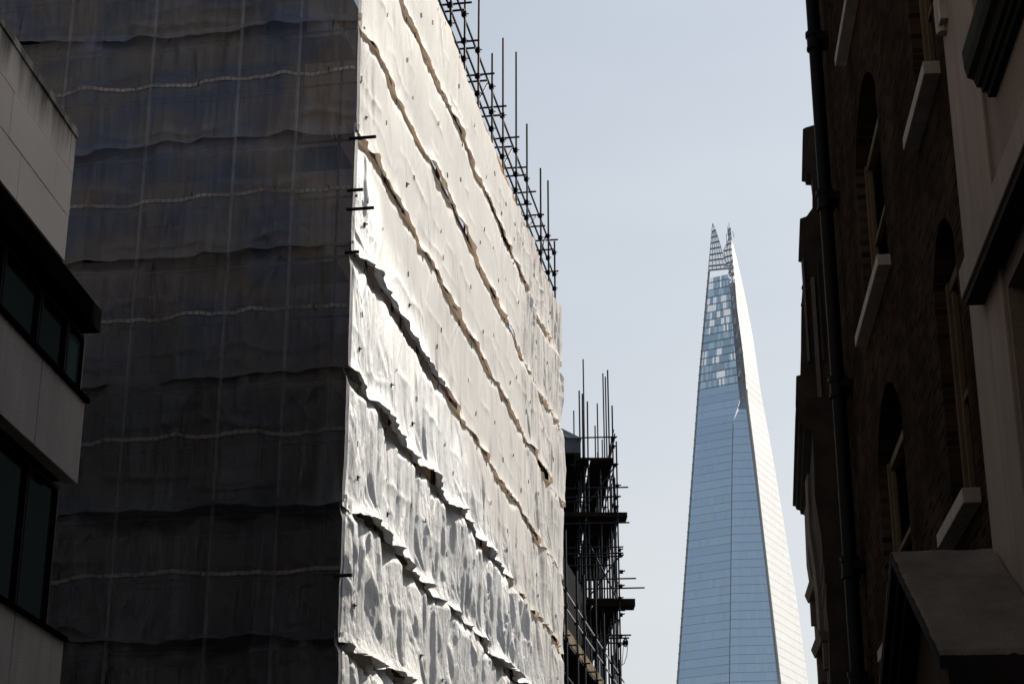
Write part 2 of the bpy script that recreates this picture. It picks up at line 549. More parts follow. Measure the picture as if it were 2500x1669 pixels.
sl = bpy.data.lights.new('sun', 'SUN')
sl.energy = 5.0
sl.angle = rad(.5)
sl.color = (1.0, .918, .80)
so = bpy.data.objects.new('sun', sl)
sdir = Vector((math.sin(SUN_AZ) * math.cos(SUN_EL), math.cos(SUN_AZ) * math.cos(SUN_EL), math.sin(SUN_EL)))
so.rotation_euler = sdir.to_track_quat('Z', 'Y').to_euler()
so.location = (20, 0, 60)
col.objects.link(so)

# ------------------------------------------------------------------ setting
b = MB(); b.face([(-3000, -3000, 0), (3000, -3000, 0), (3000, 3000, 0), (-3000, 3000, 0)])
tag(b.build('ground', M['asphalt']), 'dark asphalt ground of the city street', None, kind='structure')
b = MB(); b.box(-4.9, -3.4, -60, 29, .004, .13)
tag(b.build('pavement', M['paving']), 'grey paved footway along the concrete office', None, kind='structure')
b = MB(); b.box(1.3, 2.45, -60, 28, .004, .13)
tag(b.build('pavement', M['paving']), 'grey paved footway along the brick building', None, kind='structure')

# ================================================================== concrete office (left)
X = -5.0
office = empty('concrete_office_building', (-8, 10, 0),
               'pale concrete office block with stone parapet and dark window bands on the left', 'building')
# parapet block of stone panels
Y_TOP, Y_LOW, YB = 13.85, 14.7, -60
courses = [7.72, 8.13, 8.54, 8.90]
b = MB()
b.box(-9, X - .035, YB, Y_TOP - .035, 7.72, 8.9)
b.build('parapet_core', M['fascia'], office)
b = MB()
for i in range(3):
    z0, z1 = courses[i], courses[i + 1]
    y = Y_TOP - (.0, .42, .12)[i]
    if (.0, .42, .12)[i] > 0:
        b.box(X - .034, X, y + .008, Y_TOP, z0 + .004, z1 - .004)
    while y > -6:
        L = (1.22, 1.1, 1.3)[i]
        b.box(X - .034, X + random.uniform(-.003, .002), y - L + .008, y, z0 + .004, z1 - .004)
        y -= L
    b.box(X - .034, X, YB, y - .008, z0 + .004, z1 - .004)
    x = X - .04
    while x > -8.9:
        b.box(max(x - .9, -9), x, Y_TOP - .034, Y_TOP, z0 + .004, z1 - .004)
        x -= .908
b.build('stone_cladding', M['cladding'], office)
b = MB()
pts = []
y = Y_TOP + .015
while y > -8:
    L = random.uniform(.25, .6)
    b.box(-9, X + .012 + random.uniform(-.004, .006), y - L, y, 8.9, 8.965 + random.uniform(-.012, .014))
    y -= L
b.box(-9, X + .012, YB, y, 8.9, 8.965)
b.build('coping', M['cladding'], office)
# dark fascia under the parapet
b = MB(); b.box(-9, X - .02, YB, Y_LOW + .30, 7.50, 7.716); b.build('fascia_board', M['fascia'], office)


def window_band(z0, z1, ylist):
    bw = MB(); bw.box(-9, X - .42, YB, Y_LOW + .25, z0 - .02, z1 + .02); bw.build('dark_interior', M['fascia'], office)
    for y0, y1 in ylist:
        f = MB()
        xx = X - .16
        f.box(xx - .05, xx + .02, y0, y0 + .03, z0, z1); f.box(xx - .05, xx + .02, y1 - .03, y1, z0, z1)
        f.box(xx - .05, xx + .02, y0 + .03, y1 - .03, z0, z0 + .04); f.box(xx - .05, xx + .02, y0 + .03, y1 - .03, z1 - .03, z1)
        wf = f.build('window', M['alu'], office)
        p = MB(); p.box(xx - .02, xx - .01, y0 + .02, y1 - .02, z0 + .02, z1 - .02)
        p.build('pane', M['pane'], wf)


ys = [(14.52, 14.98), (13.80, 14.50), (12.9, 13.78), (12.0, 12.88), (11.1, 11.98)]
window_band(6.77, 7.45, ys)
window_band(4.64, 5.94, [(13.9, 14.65), (12.9, 13.88), (11.9, 12.88), (10.9, 11.88)])
window_band(2.4, 3.86, [(13.9, 14.65), (12.9, 13.88), (11.9, 12.88)])


def spandrel(z0, z1, joints):
    edges = [Y_LOW] + joints
    for a, c in zip(edges[:-1], edges[1:]):
        s = MB(); s.box(X - .12, X, c + .012, a, z0, z1)
        s.build('spandrel_panel', M['concrete'], office, bevel=.006)
    s = MB(); s.box(-9, X - .124, YB, Y_LOW - .004, z0 + .03, z1 - .03); s.build('floor_slab', M['fascia'], office)


spandrel(5.98, 6.73, [13.55, 12.1, 10.6, 9.1, -60])
spandrel(3.9, 4.61, [13.5, 12.0, 10.5, 9.0, -60])
s = MB(); s.box(X - .2, X + .03, YB, Y_LOW + .05, 6.735, 6.772); s.build('window_sill', M['fascia'], office)
s = MB(); s.box(X - .2, X + .03, YB, Y_LOW + .02, 4.613, 4.645); s.build('window_sill', M['fascia'], office)
s = MB(); s.box(-9, X - .5, YB, Y_LOW + .2, 0, 2.4); s.build('ground_floor_wall', M['concrete'], office)
s = MB(); s.box(-30, -9.01, YB, 13.6, 0, 22.0); s.build('unseen_sky_blocker', M['concrete'], office)  # unseen block, made tall to cut skylight into the street

# ================================================================== the wrapped building
ANG = rad(5.06)
E_ = np.array((math.sin(ANG), math.cos(ANG), 0.0))        # along the bright face, away from the camera
N_ = np.array((math.cos(ANG), -math.sin(ANG), 0.0))       # out of the bright face
C_ = np.array((-5.35, 29.52, 0.0))


def W(s, n, z):      # s along bright face, n outwards from it (negative = in, and along the dark face)
    q = C_ + E_ * s + N_ * n
    return np.array((q[0], q[1], z))


wrapped = empty('masonry_building', W(13, -8, 0), 'brown walled building glimpsed behind the translucent sheeting of the scaffold', 'building')
b = MB(); b.obox(C_, E_, N_, 1.5, 24.5, -16, -1.5, 0, 23.0)
b.build('wall', M['patch_wall'], wrapped)
for k in range(4):
    for j in range(5):
        zz = 7.2 + k * 4.0
        b = MB(); b.obox(C_, E_, N_, 1.46, 1.52, -3.2 - j * 2.6, -2.0 - j * 2.6, zz, zz + 2.1)
        b.build('window', M['pane_black'], wrapped)

# ---- numpy noise
def _hash(ix, iy, seed):
    h = (ix * 374761393 + iy * 668265263 + seed * 974711) & 0x7fffffff
    h = ((h ^ (h >> 13)) * 1274126177) & 0x7fffffff
    return ((h ^ (h >> 16)) & 0xffff) / 65535.0


def vnoise(x, y, seed=0):
    x, y = np.broadcast_arrays(np.asarray(x, float), np.asarray(y, float))
    ix, iy = np.floor(x).astype(np.int64), np.floor(y).astype(np.int64)
    fx, fy = x - ix, y - iy
    fx, fy = fx * fx * fx * (fx * (fx * 6 - 15) + 10), fy * fy * fy * (fy * (fy * 6 - 15) + 10)
    a, b_ = _hash(ix, iy, seed), _hash(ix + 1, iy, seed)
    c, d = _hash(ix, iy + 1, seed), _hash(ix + 1, iy + 1, seed)
    return (a * (1 - fx) + b_ * fx) * (1 - fy) + (c * (1 - fx) + d * fx) * fy


def fbm(x, y, seed=0, o=4):
    r, a, t = 0, 1., 0
    for i in range(o):
        r = r + a * vnoise(x * 2 ** i, y * 2 ** i, seed + 17 * i); t += a; a *= .5
    return r / t


def smooth(a, b_, x):
    t = np.clip((x - a) / (b_ - a), 0, 1)
    return t * t * (3 - 2 * t)


LIFT = 2.37
SEAMS = [19.5 + LIFT * k for k in range(-7, 3)]      # 2.91 ... 24.24
SEAMS[-1] = 23.95
S_END, W_END = 26.4, 9.0


def crumple(face, s, z):
    """0 = stretched flat, 1 = badly creased"""
    if face == 'bright':
        m = smooth(15.6, 9.5, z) * .85 + .17
        m = m * (.60 + .75 * vnoise(s / 2.3, z / 3.5, 5))
        m = np.maximum(m, .75 * smooth(17.5, 21, s + (z - 15) * .15) * (.6 + .5 * vnoise(s / 1.2, z / 3, 6)))
        m = np.maximum(m, .8 * np.exp(-s / 1.1) * smooth(.35, .6, vnoise(z / 1.5, 3, 8)))
    else:
        m = .38 + .5 * smooth(17.5, 11, z) * (.4 + .9 * vnoise(s / 1.8, z / 1.6, 15))
        m = np.maximum(m, .6 * np.exp(-s / .8))
    return np.clip(m, 0, 1)


ATT = {}


def attachments(face):
    """points where toggles pin the sheet to the tubes"""
    if face in ATT: return ATT[face]
    rng = np.random.default_rng(3 if face == 'bright' else 4)
    L = S_END if face == 'bright' else W_END
    pts = []
    for k in range(len(SEAMS) - 1):
        for frac, kind in ((1.0, 'seam'), (.52, 'mid'), (.27, 'low')):
            if face == 'dark' and kind == 'low': continue
            s = .35 + rng.uniform(0, .6)
            step = {'seam': 1.15, 'mid': 2.3, 'low': 3.4}[kind]
            while s < L:
                zz = SEAMS[k] + (SEAMS[k + 1] - SEAMS[k]) * frac + (rng.uniform(-.12, .12) if kind == 'low' else 0)
                pts.append((k, kind, s, zz, rng.uniform(), rng.uniform(-1, 1), int(rng.integers(1, 9999))))
                s += step * rng.uniform(.5, 1.5)
    if face == 'bright':       # hard pleats hanging from the tube ends at the corner
        for s0, z0, u, v in ((.05, 15.6, 1.25, 1.0), (.05, 14.6, .8, .8), (.05, 8.85, 1.3, .9), (.1, 10.0, 1.0, .6), (.05, 7.7, 1.2, .9), (.6, 17.1, .7, .8), (.1, 12.2, .8, .7)):
            k = max(i for i in range(len(SEAMS) - 1) if SEAMS[i] < z0 + 1e-6)
            pts.append((k, 'fan', s0, z0, u, v, int(rng.integers(1, 9999))))
    ATT[face] = pts
    return pts


def lnoise(x, y, seed=0):
    """linear value noise: flat facets with sharp creases between them"""
    x, y = np.broadcast_arrays(np.asarray(x, float), np.asarray(y, float))
    ix, iy = np.floor(x).astype(np.int64), np.floor(y).astype(np.int64)
    fx, fy = x - ix, y - iy
    a, b_ = _hash(ix, iy, seed), _hash(ix + 1, iy, seed)
    c, d = _hash(ix, iy + 1, seed), _hash(ix + 1, iy + 1, seed)
    # split each cell along its diagonal, like folded film
    lo = a + (b_ - a) * fx + (d - b_) * fy
    hi = a + (d - c) * fx + (c - a) * fy
    return np.where(fx > fy, lo, hi)


def lower_shade(s, z):
    """1 on the lower strips, where weaker light is painted into the film"""
    zb = np.interp(s, [0, 8, 17, 27], [17.0, 14.6, 12.2, 10.2])
    return smooth(-.5, .5, zb - z + .8 * (vnoise(s / 1.3, z / 1.6, 33) - .5))


def field(face, s, z, k):
    """outward displacement (m) of sheet k of a face at (s, z)"""
    m = crumple(face, s, z)
    sd = 100 if face == 'bright' else 300
    top, bot = SEAMS[k + 1], SEAMS[k]
    t = (z - bot) / (top - bot)
    d = .05 * (fbm(s / 3.1, z / 2.6, sd, 2) - .5)
    # billow between tubes
    d = d + .05 * np.sin(np.clip(t, 0, 1) * math.pi) * (vnoise(s / 1.4, k * 3.1, sd + 1) - .3)
    wx = s + .16 * (fbm(s / 1.6, z / 3.0, sd + 2, 2) - .5)
    # broad hanging facets, then narrower ones, then streaky pleats
    d = d + .36 * m * (lnoise(wx / .62, .08 + t * .84 + 7 * k, sd + 3) - .5)
    d = d + .20 * m * (lnoise(wx / .24 + .5 * t, .05 + t * .9 + 5 * k, sd + 4) - .5)
    d = d + .10 * m * vnoise(s / .9, z / .8, sd + 9) * (lnoise(wx / .115, .1 + t * .85 + 9 * k, sd + 5) - .5) * 2
    # slanting creases
    q = lnoise((s * .75 + z * .66) / .8, (z * .75 - s * .66) / 1.5 + 7 * k, sd + 6)
    d = d + .10 * (m + .06) * np.maximum(0, 1 - np.abs(q - .5) / .16) * vnoise(s / 1.3, z / 1.1, sd + 7) ** 2
    for q_, sl_ in ((0, .35), (1, -.4)):
        u_ = s + sl_ * (z - bot)
        g_ = lnoise(u_ / .55, k * 3.7 + .25 * t, sd + 21 + q_)
        d = d + .16 * m * np.maximum(0, g_ - .62) * np.clip(1.6 * vnoise(s / 1.2, z / 1.2, sd + 31 + q_) - .35, 0, 1) * (1 - .6 * t)
    if face == 'bright':       # puckers along the tape in the middle of each strip
        cm = .52 + .05 * (vnoise(s / .8, k * 3.0, sd + 41) - .5)
        pk_ = np.clip(vnoise(s / .7, k * 2.0, sd + 42) * 2 - .75, 0, 1)
        d = d + .028 * pk_ * np.exp(-np.abs(t - cm) / .028) * (.4 + lnoise(s / .22, k * 1.0, sd + 43))
        d = d + .020 * np.clip(vnoise(s / 1.1, k * 2.0, sd + 44) * 2 - .9, 0, 1) * np.exp(-np.abs(t - .27 - .2 * (vnoise(s / .9, k, sd + 45) - .5)) / .03)
    # fans of pleats running from pinned points
    for (kk, kind, s0, z0, u, v, seed) in attachments(face):
        if kind == 'low' and u < .4: continue
        if not (kk == k or (kk == k - 1 and kind == 'seam')): continue
        lm = float(crumple(face, np.array(s0), np.array(z0)))
        if face != 'bright': lm = .9 * lm + .2
        amp = (.05 if kind != 'seam' else .065) * (.12 + 1.6 * lm) * (.15 + u)
        if kind == 'fan': lm, amp = 1.0, .075 * u
        up = (kind == 'seam' and kk == k - 1) or (kind in ('mid', 'low') and u > .6)
        ds, dz = s - s0, (z - z0) if up else (z0 - z)
        near = (np.abs(ds) < 1.9) & (dz > -.05) & (dz < 2.6)
        if not near.any(): continue
        r = np.hypot(ds, dz) + 1e-4
        th = np.arctan2(ds - .4 * v * dz, np.abs(dz) + 1e-3)
        win = np.clip(1 - np.abs(th) / .62, 0, 1) * (dz > -.02)
        pleat = lnoise(th * 6.5 + 50, r * .35, seed) - .5 + .45 * (lnoise(th * 17 + 50, r * .6, seed + 1) - .5)
        R = .55 + .8 * u
        d = d + amp * 2.2 * pleat * np.sqrt(win) * np.minimum(r / .25, 1) * np.exp(-(r / R) ** 2)
        d = d + amp * .5 * win * (np.exp(-(r / R) ** 2) - np.exp(-(r / .2) ** 2))
    if face == 'dark':
        # swags sagging between the pins, low in each strip, and drag lines raying out from the corner tubes
        for q, (hh, wd, am) in enumerate(((.34, .06, .085), (.62, .045, .05), (1.55, .05, .045))):
            c_ = hh + .20 * (vnoise(s / 1.3, k + q * 9.0, 501 + q) - .5) - .16 * np.abs(np.sin(math.pi * s / (1.5 + .4 * q) + k * 1.3 + q))
            d = d + am * np.clip(vnoise(s / 1.7, k * 2 + q, 511 + q) * 2.2 - .7, 0, 1) * np.exp(-np.abs((z - bot) - c_) / wd)
        for z0, am, tilt in ((15.55, .17, .15), (17.05, .09, .25), (14.6, .12, .2), (8.85, .14, .1), (12.2, .10, .15), (19.4, .08, .3)):
            rr = np.hypot(s, z - z0) + 1e-4
            th = np.arctan2(z0 - z, s + 1e-3)
            pl = lnoise(th * 5.5 + 50, rr * .2, 530 + int(z0 * 7)) - .5
            d = d + am * pl * np.clip(1 - np.abs(th - tilt) / .75, 0, 1) * np.minimum(rr / .3, 1) * np.exp(-(rr / 2.0) ** 2)
    if d.ndim == 2 and min(d.shape) > 12:      # film is stiff: no crease sharper than a few centimetres
        for ax, ker in ((0, (1, 3, 1)), (1, (1, 2, 3, 2, 1))):
            h = len(ker) // 2
            pad = [(0, 0), (0, 0)]; pad[ax] = (h, h)
            e = np.pad(d, pad, mode='edge')
            d = sum(w_ * np.take(e, np.arange(i_, i_ + d.shape[ax]), axis=ax) for i_, w_ in enumerate(ker)) / sum(ker)
    d = np.where(d < -.03, -.03 - .05 * np.tanh((-.03 - d) / .05), d)      # tubes behind stop it
    return d * (1 - .8 * np.exp(-s / .16))


def pocket(face, s, k):
    """how far the loose bottom hem of sheet k bellies out"""
    sd = 700 + 13 * k + (0 if face == 'bright' else 400)
    base = (lnoise(s / .5, k * 1.7, sd) * .7 + vnoise(s / 1.9, k, sd + 1) * .6) * (.7 + .6 * lnoise(s / .27, k * 2.9, sd + 2))
    amp = .15 if face == 'bright' else .12
    if face == 'bright':
        amp = amp * (1.0 - .45 * smooth(18, 22, s)) * (.75 + .6 * lower_shade(s, np.full_like(s, SEAMS[k])))
    floor_ = .03 + (.075 * lower_shade(s, np.full_like(s, SEAMS[k])) if face == 'bright' else .02)
    amp = amp * (1 - .85 * np.exp(-s / .3))
    floor_ = floor_ * (1 - .8 * np.exp(-s / .3))
    return floor_ + amp * np.clip(base - .25, 0, 1.1) ** 1.2


def hem(face, s, k):
    sd = 900 + 7 * k + (0 if face == 'bright' else 300)
    sag = lnoise(s / .42, k * 2.3, sd) * .6 + vnoise(s / 1.7, k, sd + 2)
    return SEAMS[k] - .20 * (sag - .75) - .035 * (lnoise(s / .2, k * 5.1, sd + 3) - .5) - .035 * np.abs(np.sin(math.pi * s / 1.15 + k))


def surf(face, s, z, k, extra=0.0):
    """world position of a sheet point, with the two faces meeting in one soft corner"""
    zero = np.zeros_like(s)
    if face == 'bright':
        db = field('bright', s, z, k) + extra
        dd = (field('dark', zero, z, k) + .045) * np.exp(-s / .22)
        P = C_[None] + np.stack([E_[i] * s + N_[i] * db - E_[i] * dd for i in range(3)], -1).reshape(-1, 3)
    else:
        dd = field('dark', s, z, k) + extra
        db = (field('bright', zero, z, k) + .045) * np.exp(-s / .22)
        P = C_[None] + np.stack([-N_[i] * s - E_[i] * dd + N_[i] * db for i in range(3)], -1).reshape(-1, 3)
    P[:, 2] = z.reshape(-1)
    return P


def grid_mesh(name, P, nu, nv, mat, attr=None, flip=False, attr2=None):
    me = bpy.data.meshes.new(name)
    me.vertices.add(nu * nv)
    me.vertices.foreach_set('co', P.astype(np.float32).ravel())
    i, j = np.meshgrid(np.arange(nu - 1), np.arange(nv - 1), indexing='ij')
    a = (i * nv + j).ravel()
    q = np.stack([a, a + nv, a + nv + 1, a + 1], -1)
    if flip: q = q[:, ::-1]
    nf = len(q)
    me.loops.add(nf * 4)
    me.polygons.add(nf)
    me.loops.foreach_set('vertex_index', q.astype(np.int32).ravel())
    me.polygons.foreach_set('loop_start', np.arange(0, nf * 4, 4, dtype=np.int32))
    me.polygons.foreach_set('use_smooth', np.ones(nf, dtype=bool))
    me.materials.append(mat)
    if attr is not None:
        at = me.attributes.new('crumple', 'FLOAT', 'POINT')
        at.data.foreach_set('value', attr.astype(np.float32).ravel())
    if attr2 is not None:
        at = me.attributes.new('painted_shade', 'FLOAT', 'POINT')
        at.data.foreach_set('value', attr2.astype(np.float32).ravel())
    me.update(calc_edges=True)
    me.validate()
    return me


sheeting = empty('plastic_sheeting', tuple(W(0, 0, 0)), 'creased white plastic sheeting laced in strips over the tall corner scaffold', 'sheeting')
sheet_objs = {}
for face in ('bright', 'dark'):
    L = S_END if face == 'bright' else W_END
    sv = np.arange(0, L + .001, .045 if face == 'bright' else .03)
    if face == 'bright':
        sv = np.concatenate([np.arange(0, 1.2, .022), np.arange(1.2, L, .028)])
    for k in range(len(SEAMS) - 1):
        if SEAMS[k + 1] < 5.2: continue
        nt_ = 100
        tt = np.linspace(0, 1, nt_) ** 1.12
        S = np.repeat(sv[:, None], nt_, 1)
        last = (k == len(SEAMS) - 2)
        topz = np.full_like(sv, SEAMS[k + 1] + (.10 if not last else 0))
        if last:
            topz = topz + .10 * (vnoise(sv / 1.3, 0 * sv, 44) - .7) - .30 * np.clip(vnoise(sv / 2.6, 0 * sv, 45) - .55, 0, 1) * 2
        hz_ = hem(face, sv, k)
        Z = hz_[:, None] + (topz - hz_)[:, None] * tt[None]
        pk = pocket(face, sv, k)
        hgt = (Z - hz_[:, None])
        ex = pk[:, None] * np.exp(-(hgt / (.10 + .16 * vnoise(sv / .8, k, 51)[:, None])) ** 1.3)
        if not last:   # the head of the sheet tucks behind the hem above
            tuck = .03 + (.17 if face == 'bright' else .09) * np.clip(1.5 * lnoise(sv / .75, k * 3.3, 57) * vnoise(sv / 2.1, k, 58) + .12, 0, 1) * (1 - .7 * np.exp(-sv / .3))
            if face == 'bright': tuck = tuck * (.42 + .58 * lower_shade(sv, np.full_like(sv, SEAMS[k + 1])))
            hang = .14 + .30 * vnoise(sv / .6, k * 1.9, 59)
            ex = ex - tuck[:, None] * smooth(0, 1, (Z - (hem(face, sv, k + 1) - hang)[:, None]) / hang[:, None])
        P = surf(face, S, Z, k, ex).reshape(len(sv), nt_, 3)
        # turned-under hem: three more rows running back to the tubes
        out = (N_ if face == 'bright' else -E_)
        b0 = P[:, 0]
        rows = []
        for f_, up in ((1.04, .02), (.55, .035), (.22, .07)):
            q = b0.copy()
            back = (pk + .03) * (1 - f_)
            q -= out[None] * back[:, None]
            q[:, 2] += up * (.6 + .8 * vnoise(sv / .3, k, 61)) - (.018 if f_ > 1 else 0)
            rows.append(q)
        P = np.concatenate([np.stack([rows[2], rows[1], rows[0]], 1), P], 1)
        nv = P.shape[1]
        A = crumple(face, S, Z)
        A = np.concatenate([A[:, :1], A[:, :1], A[:, :1], A], 1)
        Bq = lower_shade(S, Z) if face == 'bright' else smooth(17.6, 11.0, Z)
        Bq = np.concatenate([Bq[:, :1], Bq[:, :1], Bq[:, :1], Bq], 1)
        me = grid_mesh('sheet', P, len(sv), nv, M['sheet'] if face == 'bright' else M['sheet_shaded'], A, flip=(face == 'dark'), attr2=Bq)
        o = link('sheet', me, sheeting)
        o['label'] = 'sunlit white strip of sheeting' if face == 'bright' else 'shaded translucent strip of sheeting'
        sheet_objs[(face, k)] = o

# eyelet tape across the middle of each strip on the shaded face, and near the seams
for k in range(2, len(SEAMS) - 1):
    sv = np.arange(.05, W_END, .04)
    zc = SEAMS[k] + (SEAMS[k + 1] - SEAMS[k]) * .52 + .10 * (vnoise(sv / .9, k, 81) - .5) - .05 * np.abs(np.sin(math.pi * sv / (1.05 + .13 * (k % 4)) + k)) - .05 * (k % 3 - 1)
    hw = .034
    rows = [surf('dark', sv, zc + hh, k, .012) for hh in (-hw, 0, hw)]
    P = np.stack(rows, 1)
    me = grid_mesh('eyelet_tape', P, len(sv), 3, M['band'], None, flip=True)
    link('eyelet_tape', me, sheet_objs[('dark', k)])

# toggles
tb = MB(); tb.tube((0, 0, -.055), (0, 0, .055), .011, 6)
toggle_me = tb.mesh('toggle', M['toggle'])
tb = MB(); tb.tube((0, 0, -.05), (0, 0, .05), .014, 6); tb.tube((-.05, 0, .0), (.05, 0, .015), .014, 6)
clip_me = tb.mesh('clip', M['toggle'])
cands = []
for face in ('bright', 'dark'):
    for (k, kind, s0, z0, u, v, seed) in attachments(face):
        if (face, k) not in sheet_objs or s0 > (25 if face == 'bright' else 7): continue
        if kind == 'fan': continue
        if not (6.0 < z0 < 24) or (kind == 'seam' and u < .4): continue
        z1 = z0 - (.14 if kind == 'seam' else 0)
        p = surf(face, np.array([s0]), np.array([z1]), k, .015 + (-.02 if kind == 'seam' else 0))[0]
        dist = np.linalg.norm(p - CAM)
        if face == 'dark': z1 = z0
        cands.append((dist, face, kind, tuple(p), u, v, k))
cands.sort(key=lambda c: c[0])
rest = MB()
ntg = 0
for i, (dist, face, kind, p, u, v, k) in enumerate(cands):
    tilt = v * .6
    if ntg < 96 and (face == 'bright' or i % 2 == 0):
        o = bpy.data.objects.new('toggle', clip_me if (kind == 'low') else toggle_me)
        col.objects.link(o)
        o.parent = sheeting
        o.location = Vector(p) - sheeting.location
        o.rotation_euler = (tilt if face == 'bright' else 0, 0 if face == 'bright' else tilt, 0)
        sc_ = .65 + .45 * u
        o.scale = (sc_, sc_, sc_)
        ntg += 1
    else:
        pv = np.array(p)
        ax = E_ if face == 'bright' else -N_
        h_ = (np.array((0, 0, 1.)) * math.cos(tilt) + ax * math.sin(tilt)) * .055 * (.8 + .5 * u)
        rest.tube(pv - h_, pv + h_, .012, 5)
o = rest.build('toggle', M['toggle'], sheeting)
tag(o, 'small black toggles farther along the sheeting', kind='stuff')

# ------------------------------------------------------------------ scaffold under the sheeting
scaf = empty('tube_scaffold', tuple(W(13, -.7, 0)), 'steel tube scaffold rising above the top edge of the white sheeting', 'scaffold')
TR = .028


def part_tube(name, p, q, mat, parent, r=TR, joints=()):
    b_ = MB(); b_.tube(p, q, r, 8)
    return b_.build(name, mat, parent, smooth=True)


tops = {6.9: 27.5, 8.75: 27.0, 10.5: 29.0, 12.35: 30.0, 14.38: 26.82, 16.09: 28.29, 18.3: 29.11, 20.27: 27.69, 22.98: 27.48, 24.6: 27.81, 26.0: 26.2}
spos = sorted(tops)
for i, s in enumerate(spos):
    o = part_tube('upright', W(s, -.10, 23.0), W(s + random.uniform(-.04, .04), -.10, tops[s]), M['rust_steel'] if i in (3, 5) else M['steel'], scaf, .031)
    part_tube('upright', W(s + .1, -.36, 4.0), W(s + .1, -.36, 23.8), M['steel'], scaf, .031)
    o2 = part_tube('upright', W(s + .28, -1.25, 4.0), W(s + .3, -1.25, 25.7 + random.uniform(-.1, .7)), M['steel'], scaf, .028)
for s in (.18, 2.4, 4.6):
    part_tube('upright', W(s, -.36, 4.0), W(s, -.36, 25.5), M['steel'], scaf)
for zz, n in ((24.5, -.16), (25.02, -.16), (25.8, -.16)):
    b_ = MB()
    part_tube('ledger', W(0, n, zz), W(26.2, n, zz + .03), M['rust_steel'] if zz > 25 else M['steel'], scaf, .030)
part_tube('ledger', W(0, -1.3, 25.2), W(26.2, -1.3, 25.2), M['steel'], scaf, .028)
s = 6.3
j = 0
while s < 26:
    zz = 25.75 if j % 2 == 0 else 24.97
    part_tube('transom', W(s, -1.5, zz + random.uniform(-.03, .03)), W(s + random.uniform(-.05, .05), random.uniform(.0, .22), zz), M['steel'] if j % 3 else M['rust_steel'], scaf, .029)
    s += random.uniform(.8, 1.1)
    j += 1
for a, c in ((12.4, 14.2), (16.2, 18.2), (20.5, 22.9), (23.1, 24.6)):
    part_tube('brace', W(a, -.2, 24.1), W(c, -.2, 25.8), M['steel'], scaf, .026)
for i, s in enumerate(spos):
    for zz in (24.5, 25.02, 25.8):
        b_ = MB()
        b_.obox(W(s, 0, 0), E_, N_, -.055, .055, -.19, -.06, zz - .06, zz + .06)
        b_.tube(W(s - .03, -.12, zz + .03), W(s + .10, -.03, zz + .05), .016, 6)
        b_.tube(W(s + .02, -.14, zz - .05), W(s - .09, -.05, zz - .06), .014, 6)
        b_.build('coupler', M['coupler'], scaf)
# timber toe boards behind the wavy top edge
b = MB()
for i in range(7):
    b.obox(W(0, 0, 0), E_, N_, i * 3.8, i * 3.8 + 3.78, -.135, -.10, 23.50, 24.10 - .02 * (i % 2))
b.build('toe_board', M['board'], scaf)
b = MB()
for i in range(7):
    for j in range(4):
        b.obox(W(0, 0, 0), E_, N_, i * 3.8, i * 3.8 + 3.77, -1.2 + j * .24, -.98 + j * .24, 23.46, 23.50)
b.build('deck', M['dark_board'], scaf)
# tubes and ledgers behind the shaded sheet
for wq in (1.24, 2.42, 4.19, 5.95, 7.6):
    part_tube('upright', W(.25, -wq, 4.0), W(.25, -wq, 25.0), M['light_tube'], scaf, .032)
for zz in SEAMS[1:-1]:
    part_tube('ledger', W(.33, .02, zz - .05), W(.33, -9, zz - .05), M['steel'], scaf)
    part_tube('ledger', W(.33, -.02, zz + 1.15), W(.33, -9, zz + 1.15), M['steel'], scaf)
    b = MB(); b.obox(C_, E_, N_, .4, 1.3, -9, -.4, zz - .16, zz - .11); b.build('deck', M['dark_board'], scaf)
# tube ends sticking out through the corner
for (px, py, L) in ((829, 309, .46), (848, 438, .22), (848, 485, .46), (845, 591, .18), (830, 1389, .25)):
    p = at_dist(px, py, 29.46)
    part_tube('ledger', W(-.10, -.10, p[2]), W(-.10, L * .9, p[2]), M['coupler'], scaf, .033)

# ------------------------------------------------------------------ far unwrapped part of the scaffold, lower down
scafC = empty('tube_scaffold', tuple(W(32, -.7, 0)), 'lower open tube scaffold with pale toe boards past the end of the white sheeting', 'scaffold')
for s, zt in ((26.9, 15.2), (27.85, 16.7), (30.45, 15.95), (32.3, 16.26), (35.5, 16.83), (37.9, 16.1), (40.5, 15.0), (43, 15.3)):
    part_tube('upright', W(s, -.1, 4.0), W(s - .05, -.1, zt), M['steel'], scafC, .040)
    part_tube('upright', W(s + .2, -1.35, 4.0), W(s + .2, -1.35, zt - 1.1), M['steel'], scafC, .034)
for zz in (14.75, 14.2, 13.1, 12.0, 10.7):
    part_tube('ledger', W(26.6, -.16, zz), W(45, -.16, zz), M['light_tube'] if zz > 14 else M['steel'], scafC, .032)
for i in range(11):
    part_tube('transom', W(27 + i * 1.6, -1.5, 13.08), W(27 + i * 1.6, .15, 13.08), M['steel'], scafC)
for i in range(5):
    b = MB(); b.obox(C_, E_, N_, 26.6 + i * 3.7, 30.27 + i * 3.7, -.2, -.165, 13.22, 13.62)
    b.build('toe_board', M['pale_board'], scafC)
b = MB(); b.obox(C_, E_, N_, 26.6, 45, -1.3, -.25, 13.15, 13.2); b.build('deck', M['dark_board'], scafC)
for i in range(8):
    for zz in (14.75, 14.2, 13.1):
        s = (26.9, 27.85, 30.45, 32.3, 35.5, 37.9, 40.5, 43)[i]
        b_ = MB(); b_.obox(C_, E_, N_, s - .07, s + .07, -.2, -.04, zz - .07, zz + .07); b_.build('coupler', M['coupler'], scafC)
# dark wall behind it
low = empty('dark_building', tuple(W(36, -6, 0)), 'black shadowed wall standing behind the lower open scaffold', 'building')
b = MB(); b.obox(C_, E_, N_, 26.9, 47, -12, -1.7, 0, 18.5); b.build('wall', M['black_wall'], low)

